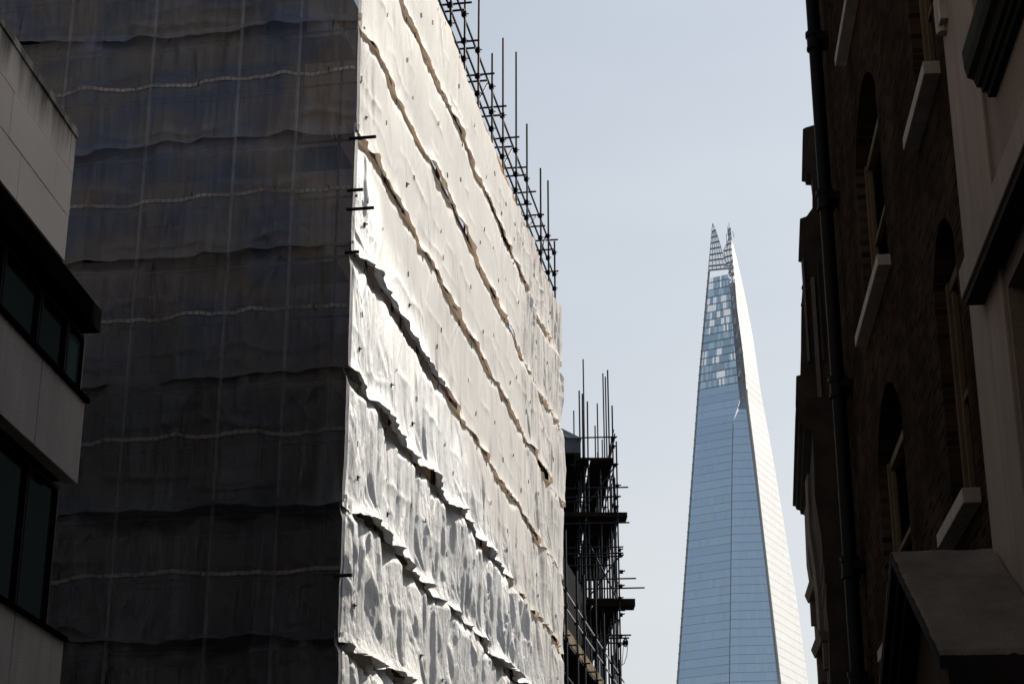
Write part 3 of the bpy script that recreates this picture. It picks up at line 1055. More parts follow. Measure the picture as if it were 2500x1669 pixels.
# ------------------------------------------------------------------ distant scaffold and gabled building
AB = rad(-5.6)
EB = np.array((math.sin(AB), math.cos(AB), 0)); NB = np.array((math.cos(AB), -math.sin(AB), 0))
OB = at_dist(1410, 1124, 75.0) * np.array((1, 1, 0))


def B(a, n, z):
    q = OB + EB * a + NB * n
    return np.array((q[0], q[1], z))


gab = empty('gabled_building', tuple(B(8, -4, 0)), 'dark building with grey hipped roof edge beside the far scaffold', 'building')
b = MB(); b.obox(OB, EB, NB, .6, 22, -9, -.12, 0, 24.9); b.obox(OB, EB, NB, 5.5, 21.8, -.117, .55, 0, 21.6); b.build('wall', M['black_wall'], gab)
b = MB()
b.obox(OB, EB, NB, .25, 22.3, -9.2, .15, 24.9, 25.55)
b.build('eaves', M['slate'], gab)
b = MB()
r0 = [B(.2, .2, 25.555), B(22.4, .2, 25.555), B(22.4, -9.3, 25.555), B(.2, -9.3, 25.555)]
r1 = [B(3.2, -4.5, 29.0), B(19, -4.5, 29.0)]
b.face([r0[0], r0[1], r1[1], r1[0]]); b.face([r0[0], r1[0], r0[3]]); b.face([r0[2], r0[3], r1[0], r1[1]]); b.face([r0[1], r0[2], r1[1]])
b.build('roof', M['slate'], gab)
b = MB()
for i in range(8):
    b.tube(B(.17, -.4 - i * 1.1, 25.55), B(3.1, -4.4 - (i * 1.1 - 4) * .05, 28.95), .035, 5)
b.build('roof_seams', M['slate'], gab)

scafB = empty('tube_scaffold', tuple(B(6, .8, 0)), 'far dark tube scaffold of many tall poles and decks between sheeting and tower', 'scaffold')
poles = [(238, 595, 8), (290, 405, 1), (320, 435, 1.4), (328, 105, 3), (330, 600, .4), (368, 508, .1), (442, 740, 6), (463, 528, 5), (467, 993, 9),
         (510, 873, 8), (517, 240, 4), (540, 272, 2.5), (562, 208, 1.2), (605, 548, .5), (645, 890, 0)]
for (qx, qy, dep) in poles:
    px, py = 1340 + qx / 3.92, 850 + qy / 3.92
    p = at_dist(px, py, 75.0 + dep)
    # a small lean, as on the photograph
    part_tube('upright', (p[0] + random.uniform(-.05, .05), p[1], 8.0), p, M['steel'], scafB, .032 + .003 * (dep < 2))
for i in range(6):
    for n in (.05, 1.0, 1.62):
        a = .3 + i * 2.0
        part_tube('upright', B(a, n, 8), B(a, n, 23.6 - .12 * i + random.uniform(0, .7)), M['steel'], scafB, .032)


def level(y_px, D=75.0):
    return at_dist(1450, y_px, D)[2]


for y_px, x1, x0 in ((1067, 1507, 1418), (1191, 1534, 1330), (1213, 1516, 1330), (1225, 1440, 1330), (1277, 1537, 1330), (1336, 1522, 1340), (1351, 1522, 1340),
                     (1358, 1521, 1400), (1380, 1500, 1340), (1413, 1553, 1340), (1436, 1574, 1340), (1462, 1500, 1340), (1550, 1541, 1440), (1557, 1536, 1440), (1569, 1525, 1440)):
    dep = random.uniform(-.15, .05)
    p, q = at_dist(x0, y_px, 75 + dep), at_dist(x1, y_px, 75 + dep)
    q[1] = p[1] = (p[1] + q[1]) / 2; z_ = (p[2] + q[2]) / 2
    part_tube('transom', (p[0], p[1], z_), (q[0], q[1], z_), M['steel'], scafB, .034)
# decks seen from below, running away along the street
for y_px, n0, n1, th in ((1124, -.05, 1.55, .06), (1262, -.6, 2.1, .10), (1478, -.5, 2.35, .14)):
    zz = level(y_px)
    b = MB()
    nb_ = 8
    for i in range(nb_):
        u0 = n0 + (n1 - n0) * i / nb_
        u1 = n0 + (n1 - n0) * (i + 1) / nb_ - .002
        if i == 2: u1 -= .07
        e_ = random.uniform(-.25, .15)
        if u0 > 1.6:
            b.obox(OB, EB, NB, e_, .9 + e_, u0, u1, zz, zz + th * .5)
        else:
            for a0 in (0, 3.95, 7.9):
                b.obox(OB, EB, NB, a0 + (e_ if a0 == 0 else .03), a0 + 3.9, u0, u1, zz - .0015 * i, zz + th * .5)
    b.build('deck', M['dark_board'], scafB)
    b = MB(); b.obox(OB, EB, NB, -.08, -.04, n0, n1, zz + .0, zz + th * 2.2); b.build('toe_board', M['dark_board'], scafB)
    for i in range(7):
        part_tube('transom', B(.4 + i * 1.7, -.3, zz - .07), B(.4 + i * 1.7, 1.75, zz - .07), M['steel'], scafB, .032)
    for n in (.05, 1.62):
        part_tube('ledger', B(-.1, n, zz - .14), B(12, n, zz - .14), M['steel'], scafB, .03)
        part_tube('ledger', B(-.1, n, zz + 1.0), B(12, n, zz + 1.0), M['steel'], scafB, .03)
for za, zb, a0, a1 in ((22.2, 24.3, .2, 2.2), (19.0, 21.8, .3, 4.2), (18.6, 21.4, 4.2, .5), (15.2, 17.6, .2, 4.0), (14.9, 17.6, 4.2, .4)):
    part_tube('brace', B(a0, 1.66, za), B(a1, 1.66, zb), M['steel'], scafB, .03)
for za, zb, n0, n1 in ((22.0, 24.2, .05, 1.6), (18.4, 21.6, 1.6, .05), (18.2, 20.2, .2, 1.7), (15, 17.6, .05, 1.6)):
    part_tube('brace', B(.05, n0, za), B(.05, n1, zb), M['steel'], scafB, .032)
# short poles leaning against the top rail
for (xa, ya, xb, yb) in ((1485, 1120, 1498, 1048), (1487, 1122, 1501, 1058)):
    part_tube('brace', at_dist(xa, ya, 75.3), at_dist(xb, yb, 75.1), M['rust_steel'], scafB, .03)
for (px, py) in ((1495, 1070), (1497, 1090), (1501, 1135), (1507, 1186), (1503, 1215), (1502, 1238), (1512, 1342), (1514, 1356), (1517, 1395), (1516, 1430), (1513, 1460), (1516, 1500), (1515, 1552), (1512, 1575), (1508, 1640)):
    p = at_dist(px, py, 74.8)
    b_ = MB(); b_.box(p[0] - .07, p[0] + .07, p[1] - .07, p[1] + .07, p[2] - .07, p[2] + .07); b_.tube(p, p + np.array((.16, 0, .05)), .03, 6)
    b_.build('coupler', M['coupler'], scafB)
# closely packed side frames lower down that block the daylight
for i in range(10):
    a = .6 + i * 1.15
    part_tube('upright', B(a, .45 + .1 * (i % 3), 8), B(a, .45 + .1 * (i % 3), 18 + (i % 4)), M['steel'], scafB, .032)
b = MB(); b.obox(OB, EB, NB, .58, 12, -.118, -.08, 18.6, 19.9); b.build('screen_board', M['dark_board'], scafB)

# gin wheel with rope, hung on a tube end
pw = at_dist(1527, 1568, 74.7)
gin = empty('gin_wheel', tuple(pw), 'small black pulley wheel with looped rope hanging from the far scaffold', 'pulley')
b = MB()
for i in range(14):
    t0, t1 = 2 * math.pi * i / 14, 2 * math.pi * (i + 1) / 14
    b.tube(pw + .15 * np.array((math.cos(t0) * .6, 0, math.sin(t0))), pw + .15 * np.array((math.cos(t1) * .6, 0, math.sin(t1))), .035, 6)
b.tube(pw - np.array((0, .05, 0)), pw + np.array((0, .05, 0)), .09, 10)
b.build('wheel', M['coupler'], gin)
b = MB(); b.tube(pw + np.array((0, 0, .14)), pw + np.array((0, 0, .34)), .02, 6); b.build('hook', M['coupler'], gin)
b = MB()
loop = [(1527, 1575), (1532, 1578), (1530, 1600), (1524, 1618), (1513, 1626)]
for a, c in zip(loop[:-1], loop[1:]): b.tube(at_dist(*a, 74.7), at_dist(*c, 74.7), .014, 5)
b.tube(at_dist(1522, 1575, 74.7), at_dist(1519, 1622, 74.7), .012, 5)
b.build('rope', M['coupler'], gin)

# ================================================================== glass tower
tower = empty('glass_tower', (28, 690, 0), 'tall tapering glass skyscraper with splintered open top in the hazy distance', 'tower')


def tower_glass(name, base, metallic, rough, var, see=0):
    t = NT(name)
    n = t.noise(t.coords((.02, .02, .012)), 1.0, 4)
    c = t.ramp(n, [(.3, tuple(k * (1 - var) for k in base)), (.7, tuple(min(1, k * (1 + var)) for k in base))])
    sh = t.bsdf(c, rough, None, metallic, .5)
    if see:
        tp = t.n('ShaderNodeBsdfTransparent'); tp.inputs[0].default_value = (.66, .87, 1, 1)
        mx = t.n('ShaderNodeMixShader'); mx.inputs[0].default_value = see
        t.l(sh, mx.inputs[1]); t.l(tp.outputs[0], mx.inputs[2])
        sh = mx.outputs[0]
    return t.done(sh)


TG = [tower_glass('blue_glass_%s' % w_, c, .3, .25, .06, .24) for w_, c in (
    ('mid', (.45, .62, .95)), ('deep', (.40, .56, .88)), ('light', (.51, .68, .97)), ('pale', (.50, .62, .70)), ('grey', (.45, .58, .74)))]  # slight transparency stands in for distance haze over the glass
TW = [tower_glass('lit_side_glass_%s' % w_, c, .2, .35, .03) for w_, c in (
    ('a', (.96, .95, .93)), ('b', (.93, .925, .91)), ('c', (.98, .975, .96)))]  # same glass, its bright sun and sky reflection painted as white
TSEMI = tower_glass('semi_clear_tower_glass', (.42, .54, .72), .2, .3, .06, .42)
def clear_mat():
    t = NT('clear_tower_glass')
    g = t.bsdf((.50, .56, .62), .2, None, .1, .5)
    tp = t.n('ShaderNodeBsdfTransparent')
    mx = t.n('ShaderNodeMixShader'); mx.inputs[0].default_value = .72
    t.l(g, mx.inputs[1]); t.l(tp.outputs[0], mx.inputs[2])
    return t.done(mx.outputs[0])
TCLEAR = clear_mat()
M['t_line'] = plain('tower_floor_line', (.42, .52, .62), .5, 0, .1)
M['t_wline'] = plain('tower_white_line', (.93, .93, .91), .5, 0, .05)
M['t_frame'] = plain('tower_frame', (.60, .65, .70), .5, .2, .1)
M['t_slot'] = plain('tower_slot', (.52, .53, .54), .6, 0, .2)
M['t_fin'] = plain('tower_fin', (.62, .63, .62), .5, 0, .15)

def poly(pts, y):
    ys_ = [p[1] for p in pts]; xs_ = [p[0] for p in pts]
    if y > ys_[-1]:
        k = (xs_[-1] - xs_[-2]) / (ys_[-1] - ys_[-2])
        return xs_[-1] + k * (y - ys_[-1])
    return float(np.interp(y, ys_, xs_))

LEFT = [(1740, 545), (1730, 653), (1722, 742), (1706, 920), (1652, 1669)]
SLOTL = [(1745, 545), (1747, 563), (1756, 590), (1763, 616), (1772, 640), (1780, 655), (1786, 742), (1801, 920), (1808, 978), (1790, 1032), (1788, 1100), (1781, 1669)]
F2R = [(1820, 978), (1840, 1135), (1868, 1370), (1900, 1669)]
F4L = [(1781, 545), (1782, 553), (1793, 663), (1799, 742), (1813, 852), (1820, 920), (1824, 978), (1841, 1111), (1859, 1272), (1905, 1669)]
F4R = [(1782, 545), (1783, 558), (1791, 579), (1803, 627), (1813, 670), (1823, 714), (1836, 785), (1855, 920), (1879, 1047), (1914, 1258), (1943, 1434), (1975, 1669)]

def near_depth(y):                     # the front corner leans back as it rises
    return 676 - 24 * np.clip((y - 545) / (1669 - 545), 0, 2)

# surveyed heights: rows of constant height rather than of constant pixel
def y_of_z(z, D=668):
    lo, hi = 300., 6000.
    for _ in range(50):
        m = (lo + hi) / 2
        if at_dist(1780, m, D)[2] > z: lo = m
        else: hi = m
    return (lo + hi) / 2

FLOOR = 3.3
zrow = [z for z in np.arange(4, 308, FLOOR)]
def ppt(x, y, z, D):
    p = at_dist(x, y, D)
    return np.array((p[0], p[1], z))

def facet(name, lfun, rfun, dl, dr, zmin, zmax, ncol_w, mats, pick, line_mat, line_w=.35, mull=.0):
    """one inclined glass face: rows of panes, floor lines and mullions standing proud"""
    g, ln = MB(), MB()
    rows = [z for z in zrow if zmin <= z <= zmax] + [zmax]
    prev = None
    ridx = 0
    for z in rows:
        y = y_of_z(z)
        xl, xr = lfun(y), rfun(y)
        nd = near_depth(y)
        a = ppt(xl, y, z, nd + dl(xr - xl)); c = ppt(xr, y, z, nd + dr(xr - xl))
        if prev is not None:
            pa, pc = prev
            wid = np.linalg.norm(pc - pa)
            n = max(1, int(round(wid / ncol_w)))
            dirv = (pc - pa) / max(wid, 1e-6)
            nrm = np.cross(dirv, (0, 0, 1.)); nrm /= np.linalg.norm(nrm)
            for i in range(n):
                f0, f1 = i / n, (i + 1) / n
                g.face([pa + (pc - pa) * f0, pa + (pc - pa) * f1, a + (c - a) * f1, a + (c - a) * f0], pick(ridx, i, n, z))
            o_ = nrm * .12
            ln.face([pa + o_, pc + o_, pc + o_ + np.array((0, 0, line_w)), pa + o_ + np.array((0, 0, line_w))])
            if mull:
                for i in range(1, n):
                    f = i / n
                    p0, p1 = pa + (pc - pa) * f + o_ * 1.4, a + (c - a) * f + o_ * 1.4
                    ln.face([p0 - dirv * mull, p0 + dirv * mull, p1 + dirv * mull, p1 - dirv * mull])
        prev = (a, c)
        ridx += 1
    fo = g.build(name, mats, tower)
    ln.build('floor_lines', line_mat, fo)
    return fo

rng = random.Random(21)
def rowtone(r):
    return random.Random(r * 7 + 3).random()

def pick_blue(r, i, n, z):
    u = rng.random()
    rt = rowtone(r)
    if u > .985 and z < 235: return 3
    if z > 235:
        # plant floors near the top let the sky through
        clus = random.Random(int(i / 3.0) * 31 + (int(z / 3.3) // 2) * 57).random(); rt = random.Random(int(z / 3.3)).random()
        hi_ = (z - 235) / 45
        if rt < .70 and clus < .34 + .34 * hi_ and u < .62: return 5
        if u < .10 + .35 * hi_: return 6
        return (4, 1, 4, 0, 6)[int(rng.random() * 5)] if rt > .3 else (6, 4)[int(u * 2)]
    if rt > .72: return 2 if u < .8 else 0
    if rt < .22: return 1
    return 0 if u < .8 else (1 if u < .9 else 2)

z_top_glass = at_dist(1780, 655, 668)[2]
zdiag, zcrease = at_dist(1780, 978, 668)[2], at_dist(1780, 1032, 668)[2]
MPP = .153
facet('glass_facade', lambda y: poly(LEFT, y), lambda y: poly(SLOTL, y), lambda w_: .5 * w_ * MPP, lambda w_: 0.0, 4, 235.0, 1.5, TG + [TCLEAR], pick_blue, TG[0], .20, .02)
facet('glass_facade', lambda y: poly(LEFT, y), lambda y: poly(SLOTL, y), lambda w_: .5 * w_ * MPP, lambda w_: 0.0, 234.99, z_top_glass, .75, TG + [TCLEAR, TSEMI], pick_blue, M['t_line'], .45, .03)
facet('glass_facade', lambda y: poly(SLOTL, max(y, 1032)) if y > 1032 else 1790 + (1820 - 1790) * (1032 - y) / 54, lambda y: poly(F2R, y),
      lambda w_: -.6, lambda w_: -.6, 4, zdiag - .5, 1.5, TG, lambda r, i, n, z: (2 if i < 2 else (0 if rng.random() < .7 else 2)), TG[0], .20, .02)
facet('glass_facade', lambda y: poly(F4L, y), lambda y: poly(F4R, y), lambda w_: -.3, lambda w_: 3.2 * w_ * MPP, 4, at_dist(1780, 549, 668)[2], 1.5, TW,
      lambda r, i, n, z: rng.choice((0, 0, 1, 2)), M['t_wline'], .22, .02)
# slot between the faces with its lattice
b, bl = MB(), MB()
prev = None
for z in [z for z in zrow if z > zdiag - 4] :
    y = y_of_z(z)
    if y < 600: break
    xl, xr = poly(SLOTL, y) - 1, poly(F4L, y) + 1
    nd = near_depth(y)
    a, c = ppt(xl, y, z, nd + 4), ppt(xr, y, z, nd + 4)
    if prev is not None:
        if y > 655: b.face([prev[0], prev[1], c, a])
        f = np.array((0, -2.5, 0))
        bl.tube(prev[0] + f, prev[1] + f, .22, 5)
        bl.tube(prev[0] + f, c + f, .16, 5); bl.tube((prev[0] + prev[1]) / 2 + f, (a + c) / 2 + f, .16, 5)
        if rng.random() < .45:
            q = (prev[0] * rng.uniform(.2, .8) + 0); q = prev[0] + (prev[1] - prev[0]) * rng.uniform(.1, .7)
            bl.tube(q + f, q + f + np.array((.5, 0, 2.6)), .45, 5, mi=1)
    prev = (a, c)
b.build('slot_wall', M['t_slot'], tower)
bl.build('slot_lattice', [M['t_fin'], M['t_wline']], tower)
# slim fins along the edges
def edge_fin(pts, y0, y1, dep, r, mat, ticks=False):
    f = MB()
    n = 40
    for i in range(n):
        ya, yb = y0 + (y1 - y0) * i / n, y0 + (y1 - y0) * (i + 1) / n
        f.tube(at_dist(poly(pts, ya), ya, near_depth(ya) + dep(ya)), at_dist(poly(pts, yb), yb, near_depth(yb) + dep(yb)), r, 5)
    o = f.build('edge_fin', mat, tower)
    if ticks:
        k = MB()
        for z in zrow:
            y = y_of_z(z)
            if y < y0 or y > y1: continue
            p = at_dist(poly(pts, y), y, near_depth(y) + dep(y))
            k.box(p[0] - .5, p[0] + .2, p[1] - 1.0, p[1] - .6, p[2] - .2, p[2] + .2)
        k.build('fin_brackets', M['t_line'], o)
wl = lambda y: .5 * (poly(SLOTL, y) - poly(LEFT, y)) * MPP
edge_fin([(x + 2, y) for x, y in LEFT], 660, 1900, lambda y: wl(y) - .8, .42, M['t_fin'], True)
edge_fin([(x - 1, y) for x, y in F4L], 950, 1900, lambda y: -1.2, .38, M['t_fin'])
edge_fin([(x + 1.5, y) for x, y in F4L], 950, 1900, lambda y: -1.3, .22, M['t_wline'])
edge_fin([(x, y) for x, y in F2R], 985, 1900, lambda y: -1.0, .2, M['t_wline'])
edge_fin([(p[0], p[1]) for p in SLOTL if p[1] >= 1032], 1034, 1900, lambda y: -.9, .2, M['t_line'])
# open glass splinters at the top
def splinter(lf, rf, levels, D, cols, extra_tip, glass=True):
    fr, gl = MB(), MB()
    for y in levels:
        a, c = at_dist(lf(y), y + 2, D), at_dist(rf(y), y - 3, D)
        fr.tube(a, c, .42, 5)
    for j in range(cols + 1):
        f = j / cols
        for y0_, y1_ in zip(levels[:-1], levels[1:]):
            xa, xb = lf(y0_) + (rf(y0_) - lf(y0_)) * f, lf(y1_) + (rf(y1_) - lf(y1_)) * f
            fr.tube(at_dist(xa, y0_, D), at_dist(xb, y1_, D), .13 if 0 < j < cols else .16, 5)
    for (xa, ya, xb, yb) in extra_tip:
        fr.tube(at_dist(xa, ya, D), at_dist(xb, yb, D), .12, 5)
    for y0_, y1_ in zip(levels[:-1], levels[1:]):
        gl.face([at_dist(lf(y1_), y1_, D + .4), at_dist(rf(y1_), y1_, D + .4), at_dist(rf(y0_), y0_, D + .4), at_dist(lf(y0_), y0_, D + .4)])
    o = fr.build('spire_frame', M['t_frame'], tower)
    if glass: gl.build('spire_glass', TCLEAR, o)
splinter(lambda y: poly(LEFT, y), lambda y: poly(SLOTL, y), [564, 578, 592, 606, 620, 634, 648, 658], 677, 5, [(1740, 545, 1737.5, 564), (1740, 545, 1747, 564), (1740, 546, 1742, 564)])
RS = [(1778, 545), (1778.5, 585), (1772, 600), (1766, 612), (1772, 640), (1779, 655), (1782, 680)]
splinter(lambda y: poly(RS, y), lambda y: poly(F4L, y) + .5, [560, 572, 584, 596, 611, 626, 641, 656, 672], 676, 3, [(1779.8, 544, 1779.5, 562), (1773.5, 570, 1774.5, 605), (1789, 564, 1792, 580), (1776.5, 553, 1777, 575)])

# ================================================================== brick building (right)
XR = 2.5
brick = empty('brick_building', (6, 17.5, 0), 'sooty dark brick building with arched windows and black drainpipe on the right', 'building')


def wall_with_openings(xp, y0, y1, z0, z1, cols_, depth, name, mat, parent):
    """cols_: list of (ya, yb, [(sill, spring, crown), ...])"""
    m = MB()
    def q(ya, yb, za, zb):
        if yb - ya > 1e-4 and zb - za > 1e-4:
            m.face([(xp, ya, za), (xp, ya, zb), (xp, yb, zb), (xp, yb, za)][::-1])
    y = y0
    for ya, yb, ops in sorted(cols_):
        q(y, ya, z0, z1)
        z = z0
        for (zs, zp, zc) in sorted(ops):
            q(ya, yb, z, zs)
            # segmental arch
            N = 12
            arc = []
            for i in range(N + 1):
                f = i / N
                arc.append((ya + (yb - ya) * f, zp + (zc - zp) * math.sin(math.pi * f) ** .8))
            zt = zc + .02
            for (a, c) in zip(arc[:-1], arc[1:]):
                m.face([(xp, a[0], a[1]), (xp, a[0], zt), (xp, c[0], zt), (xp, c[0], c[1])][::-1])
                m.face([(xp, a[0], a[1]), (xp, c[0], c[1]), (xp + depth, c[0], c[1]), (xp + depth, a[0], a[1])][::-1])
            m.face([(xp, ya, zs), (xp, ya, zp), (xp + depth, ya, zp), (xp + depth, ya, zs)])
            m.face([(xp, yb, zs), (xp + depth, yb, zs), (xp + depth, yb, zp), (xp, yb, zp)])
            m.face([(xp, ya, zs), (xp + depth, ya, zs), (xp + depth, yb, zs), (xp, yb, zs)])
            z = zt
        q(ya, yb, z, z1)
        y = yb
    q(y, y1, z0, z1)
    return m.build(name, mat, parent)


cols_ = [(13.83, 15.02, [(1.7, 3.9, 4.3), (5.49, 7.7, 8.05), (9.24, 11.4, 11.8), (12.9, 15.0, 15.4)]),
         (17.62, 19.80, [(1.7, 3.7, 4.2), (5.42, 7.5, 8.05), (9.10, 11.2, 11.75), (12.8, 15.0, 15.5)])]
wall_with_openings(XR, 12.9, 22.35, 0, 19.0, cols_, .28, 'wall', M['brick'], brick)
b = MB(); b.box(XR + .29, 12, 13.0, 22.3, 0, 18.9); b.build('wall_core', M['pane_black'], brick)
b = MB(); b.box(XR - .0, XR + .28, 22.35, 22.5, 0, 19); b.build('quoin_strip', M['brick'], brick)
b = MB(); b.box(XR - .25, 12, 12.9, 22.6, 19.0, 19.3); b.build('cornice', M['brick'], brick)
for ya, yb, ops in cols_:
    for (zs, zp, zc) in ops:
        f = MB()
        xf = XR + .10
        f.box(xf, xf + .14, ya + .004, ya + .09, zs + .004, zp); f.box(xf, xf + .14, yb - .09, yb - .004, zs + .004, zp)
        f.box(xf, xf + .12, ya + .09, yb - .09, zs + .004, zs + .10)
        f.box(xf + .02, xf + .12, ya + .09, yb - .09, zp - .10, zp)
        f.box(xf + .04, xf + .10, ya + .09, yb - .09, (zs + zp) / 2 - .03, (zs + zp) / 2 + .03)
        f.box(xf + .03, xf + .08, ya + .12, ya + .17, zs + .1, zp - .1); f.box(xf + .03, xf + .08, yb - .17, yb - .12, zs + .1, zp - .1)
        wf = f.build('window_frame', M['ochre_frame'], brick, bevel=.006)
        p = MB(); p.box(xf + .105, xf + .112, ya + .05, yb - .05, zs + .05, zc - .05); p.build('pane', M['pane_black'], wf)
        s = MB(); s.box(XR - .14, XR + .18, ya - .13, yb + .12, zs - .125, zs - .001)
        s.build('window_sill', M['sill'], brick, bevel=.008)
# drainpipe
PX, PY, PR = XR - .17, 21.75, .088
pp = MB(); pp.tube((PX, PY, .1), (PX, PY, 19.0), PR, 20); dp = pp.build('drainpipe', M['pipe'], brick, smooth=True)
for zz in (5.4, 6.80, 9.12, 11.72, 14.1, 16.6):
    c = MB()
    c.tube((PX, PY, zz - .13), (PX, PY, zz + .12), PR + .02, 20)
    c.tube((PX, PY, zz + .06), (PX, PY, zz + .125), PR + .036, 20); c.tube((PX, PY, zz - .14), (PX, PY, zz - .10), PR + .03, 20)
    c.box(PX + .02, XR, PY - .17, PY + .17, zz - .05, zz + .05)
    c.build('pipe_collar', M['pipe'], dp, smooth=True)
# gabled stone hood over the doorway
Yr, Ye, Yf, Xf, zr, ze = 12.8, 10.95, 14.65, 1.66, 4.77, 3.69
th = .10
hb = MB()
Xw = XR - .12
hn = 14
def slopept(f, x, dz, rough_=0):
    y = Yr + (Ye - Yr) * f
    return (x + rough_, y, zr + (ze - zr) * f + dz)
xs_ = np.linspace(Xf, Xw - .002, 22); fs_ = np.linspace(0, 1, 50)
for i in range(len(xs_) - 1):
    for j in range(len(fs_) - 1):
        def pt(ii, jj):
            x, f = xs_[ii], fs_[jj]
            h_ = .018 * (float(fbm(x * 6, f * 14, 71)) - .5) + .05 * max(0, (x - 2.05)) * float(vnoise(x * 5, f * 9, 73))
            if ii == 0: x = x + .012 * float(vnoise(f * 30, 1, 75)); h_ -= .008
            if jj == len(fs_) - 1: h_ -= .012 + .02 * float(vnoise(x * 20, 1, 76))
            return slopept(f, x, h_)
        hb.face([pt(i, j), pt(i + 1, j), pt(i + 1, j + 1), pt(i, j + 1)][::-1])
hood_top = hb.build('door_hood', M['hood'], brick, smooth=True)
hd = MB()
# front raking mouldings (facing the street), near and far slope
for (yA, yB) in ((Ye, Yr), (Yf, Yr)):
    for (x0, x1, d0, d1) in ((Xf + .003, Xw, -.10, -.022), (Xf + .05, Xw, -.19, -.102), (Xf + .10, Xw, -.27, -.192)):
        hd.hexa([(x0, yA, ze + d0), (x1, yA, ze + d0), (x1, yB, zr + d0), (x0, yB, zr + d0),
                 (x0, yA, ze + d1), (x1, yA, ze + d1), (x1, yB, zr + d1), (x0, yB, zr + d1)])
hd.build('raking_moulding', M['hood_dark'], hood_top)
ht = MB(); ht.face([(Xf + .22, Ye + .1, ze - .28), (Xf + .22, Yf - .1, ze - .28), (Xf + .22, Yr, zr - .28)]); ht.build('tympanum', M['timber_dark'], hood_top)
hs = MB(); hs.hexa([(Xf, Yr + .002, zr - .02), (Xw, Yr + .002, zr - .02), (Xw, Yf, ze - .02), (Xf, Yf, ze - .02),
                    (Xf, Yr + .002, zr), (Xw, Yr + .002, zr), (Xw, Yf, ze), (Xf, Yf, ze)]); hs.build('hood_slope', M['hood'], hood_top)
hs = MB(); hs.box(Xf + .12, Xw, Ye + .08, Yf - .08, ze - .45, ze - .281); hs.build('entablature', M['hood_dark'], hood_top)
for y_ in (Ye + .2, Yf - .5):
    c = MB(); c.tube((Xf + .3, y_ + .15, 0), (Xf + .3, y_ + .15, ze - .45), .14, 16); c.build('door_column', M['hood_dark'], hood_top, smooth=True)

# ================================================================== rendered building (right, nearest)
ren = empty('rendered_building', (6, 5, 0), 'beige rendered building with dark moulded ledges at the right edge', 'building')
XW = 2.4
wy = [(10.2, 11.6, [(3.2, 6.30, 6.30), (8.2, 10.2, 10.2)]), (6.4, 8.4, [(3.2, 6.30, 6.30), (8.2, 10.2, 10.2)])]
wall_with_openings(XW + .03, -60, 11.66, 0, 10.8, wy, .3, 'wall', M['render'], ren)
b = MB(); b.box(XW, 12, 11.662, 12.9, 0, 10.8); b.build('corner_pilaster', M['render_smooth'], ren, bevel=.01)
b = MB(); b.box(XW + .34, 12, -60, 11.66, 0, 10.7); b.build('wall_core', M['pane_black'], ren)
b = MB(); b.box(XW - .15, XW + .3, -60, 12.37, 6.52, 6.75); b.build('string_course', M['render_smooth'], ren, bevel=.01)
b = MB(); b.box(XW - .13, XW + .3, -60, 12.33, 6.46, 6.517); b.build('string_course_soffit', M['dark_mould'], ren)
for ya, yb, ops in wy:
    for (zs, zp, zc) in ops:
        f = MB(); xf = XW + .14
        f.box(xf, xf + .1, yb - .1, yb - .004, zs, zp - .004); f.box(xf, xf + .1, ya + .004, ya + .1, zs, zp - .004); f.box(xf, xf + .1, ya + .1, yb - .1, zp - .12, zp - .004); f.box(xf, xf + .1, ya + .1, yb - .1, zs + .004, zs + .12)
        wf = f.build('window_frame', M['timber_dark'], ren)
        p = MB(); p.box(xf + .06, xf + .07, ya + .05, yb - .05, zs + .05, zp - .05); p.build('pane', M['pane_black'], wf)
# dark moulded window ledge
b = MB()
prof = [(XW + .2, 7.62), (XW - .02, 7.62), (XW - .03, 7.66), (XW - .055, 7.66), (XW - .065, 7.70), (XW - .09, 7.70), (XW - .11, 7.76), (XW - .15, 7.78), (XW - .165, 7.86), (XW - .17, 7.98), (XW + .2, 8.02)]
b.extrude_y(prof, 5.5, 11.35)
b.build('window_ledge', M['dark_mould'], ren)
b = MB(); b.box(XW - .06, XW + .15, 12.6, 12.86, 9.0, 9.3); b.tube((XW - .02, 12.75, 8.95), (XW - .02, 12.75, 10.8), .05, 10); b.build('lead_pipe', M['sill'], ren)
b = MB(); b.box(XW - .3, 12, -60, 12.9, 10.8, 11.1); b.build('cornice', M['render'], ren)

# ================================================================== ornate building (right, beyond the drainpipe)
orn = empty('ornate_building', (6, 26, 0), 'narrow ornate Victorian stone front with stacked cornices beside the drainpipe', 'building')
YF, YN = 27.0, 26.55
px = [(1990, 335), (1966, 342), (1959, 346), (1957, 443), (1966, 445), (1967, 452), (1980, 453), (1983, 480), (1983, 535), (1968, 556), (1952, 562), (1949, 639), (1958, 641), (1960, 700), (1956, 760), (1955, 860), (1953, 938),
      (1943, 941), (1942, 994), (1949, 996), (1948, 1080), (1947, 1194), (1937, 1197), (1935, 1234), (1942, 1236), (1944, 1243), (1953, 1246), (1954, 1254), (1971, 1259), (1974, 1330), (1976, 1400), (1989, 1484), (1990, 1488), (1992, 1536), (1995, 1540), (1996, 1580), (1999, 1584), (2000, 1640), (2004, 1670), (2008, 1800)]
prof = [(at_y(x_, y_, YF)[0], at_y(x_, y_, YF)[2]) for x_, y_ in px]
prof = prof + [(prof[-1][0], 0.0), (4.5, 0.0), (4.5, prof[0][1])]
b = MB(); b.extrude_y(prof, YN, YF)
TO = math.tan(rad(3.1))
lowp = [p for p in prof[:len(px)] if p[1] < 9.33]
lowp = [(lowp[0][0], 9.32)] + lowp + [(lowp[-1][0], 0.0), (4.5, 0.0), (4.5, 9.32)]
b.extrude_y(lowp, 22.7, YN - .003)
b.v = [(x_ - (YF - y_) * TO, y_, z_) for x_, y_, z_ in b.v]
b.build('wall', M['ornate'], orn)
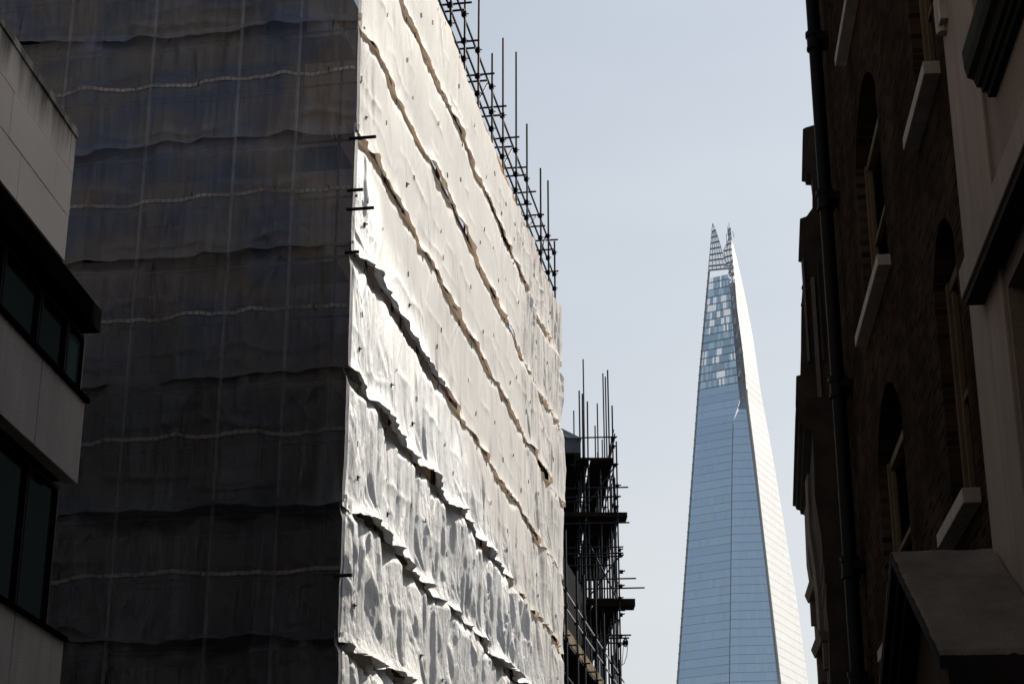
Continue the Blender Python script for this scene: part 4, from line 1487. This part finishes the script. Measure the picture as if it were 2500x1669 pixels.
def vstrip(name, y0, y1, z0, z1, out, mat):
    """a moulding standing on the facade"""
    b_ = MB()
    z = z0
    def wx(zq):
        zs_ = [p[1] for p in prof[:len(px)]][::-1]; xs2 = [p[0] for p in prof[:len(px)]][::-1]
        return float(np.interp(zq, zs_, xs2))
    n = max(1, int((z1 - z0) / .4))
    for i in range(n):
        za, zb = z0 + (z1 - z0) * i / n, z0 + (z1 - z0) * (i + 1) / n
        sh_ = (YF - (y0 + y1) / 2) * TO
        xa, xb = wx(za) - out - sh_, wx(zb) - out - sh_
        b_.hexa([(xa, y0, za), (xa + .4, y0, za), (xa + .4, y1, za), (xa, y1, za), (xb, y0, zb), (xb + .4, y0, zb), (xb + .4, y1, zb), (xb, y1, zb)])
    return b_.build(name, mat, orn)
vstrip('pilaster', 25.9, 26.3, 5.0, 8.75, .05, M['ornate_pale'])
vstrip('pilaster', 24.3, 24.75, 5.0, 8.75, .06, M['ornate_pale'])
# raking window heads, brackets and carved beads
for y0, y1, zb, zt in ((24.8, 26.0, 7.3, 7.95), (23.2, 24.4, 6.2, 6.85)):
    b = MB(); xx = 2.33 - (YF - (y0 + y1) / 2) * TO + .06
    b.hexa([(xx - .16, y0, zb), (xx + .3, y0, zb), (xx + .3, y1, zb), (xx - .16, y1, zb), (xx - .2, y0 - .05, zb + .12), (xx + .3, y0 - .05, zb + .12), (xx + .3, y1 + .05, zb + .12), (xx - .2, y1 + .05, zb + .12)])
    b.box(xx - .14, xx + .3, y0 + .05, y0 + .2, zb - .35, zb - .002); b.box(xx - .14, xx + .3, y1 - .2, y1 - .05, zb - .35, zb - .002)
    b.build('window_head', M['ornate_pale'], orn)
# mouldings on the return face of the upper storeys
for xa, xb, za, zb, m_ in ((2.52, 2.58, 9.5, 12.6, 'ornate_pale'), (2.64, 2.74, 9.4, 10.4, 'ornate_pale'), (2.40, 2.43, 11.2, 12.9, 'ornate_pale'), (2.62, 2.66, 11.2, 12.9, 'ornate'), (2.74, 2.78, 13.2, 14.3, 'ornate_pale'), (2.45, 2.47, 9.5, 10.5, 'ornate_pale')):
    b = MB(); b.box(xa, xb, YN - .06, YN + .05, za, zb); b.build('pilaster', M[m_], orn)
import bmesh
def beads(yc, xc, z_list):
    b_ = bmesh.new()
    for z, r in z_list:
        g = bmesh.ops.create_icosphere(b_, subdivisions=2, radius=r)
        for v_ in g['verts']: v_.co = Vector((float(np.interp(z, [p[1] for p in prof[:len(px)]][::-1], [p[0] for p in prof[:len(px)]][::-1])) + .07 - (YF - yc) * TO + v_.co.x, yc + v_.co.y, z + v_.co.z * .85))
    me = bpy.data.meshes.new('carved_bracket'); b_.to_mesh(me); b_.free(); me.materials.append(M['ornate'])
    link('carved_bracket', me, orn)
beads(26.9, 2.27, [(8.72, .08), (8.6, .06), (8.48, .075), (8.36, .05), (8.26, .06)])
beads(26.6, 2.2, [(10.4, .07), (10.27, .09), (10.12, .07), (9.98, .085), (9.84, .06)])
beads(26.6, 2.3, [(12.6, .07), (12.47, .09), (12.32, .07), (12.18, .085)])
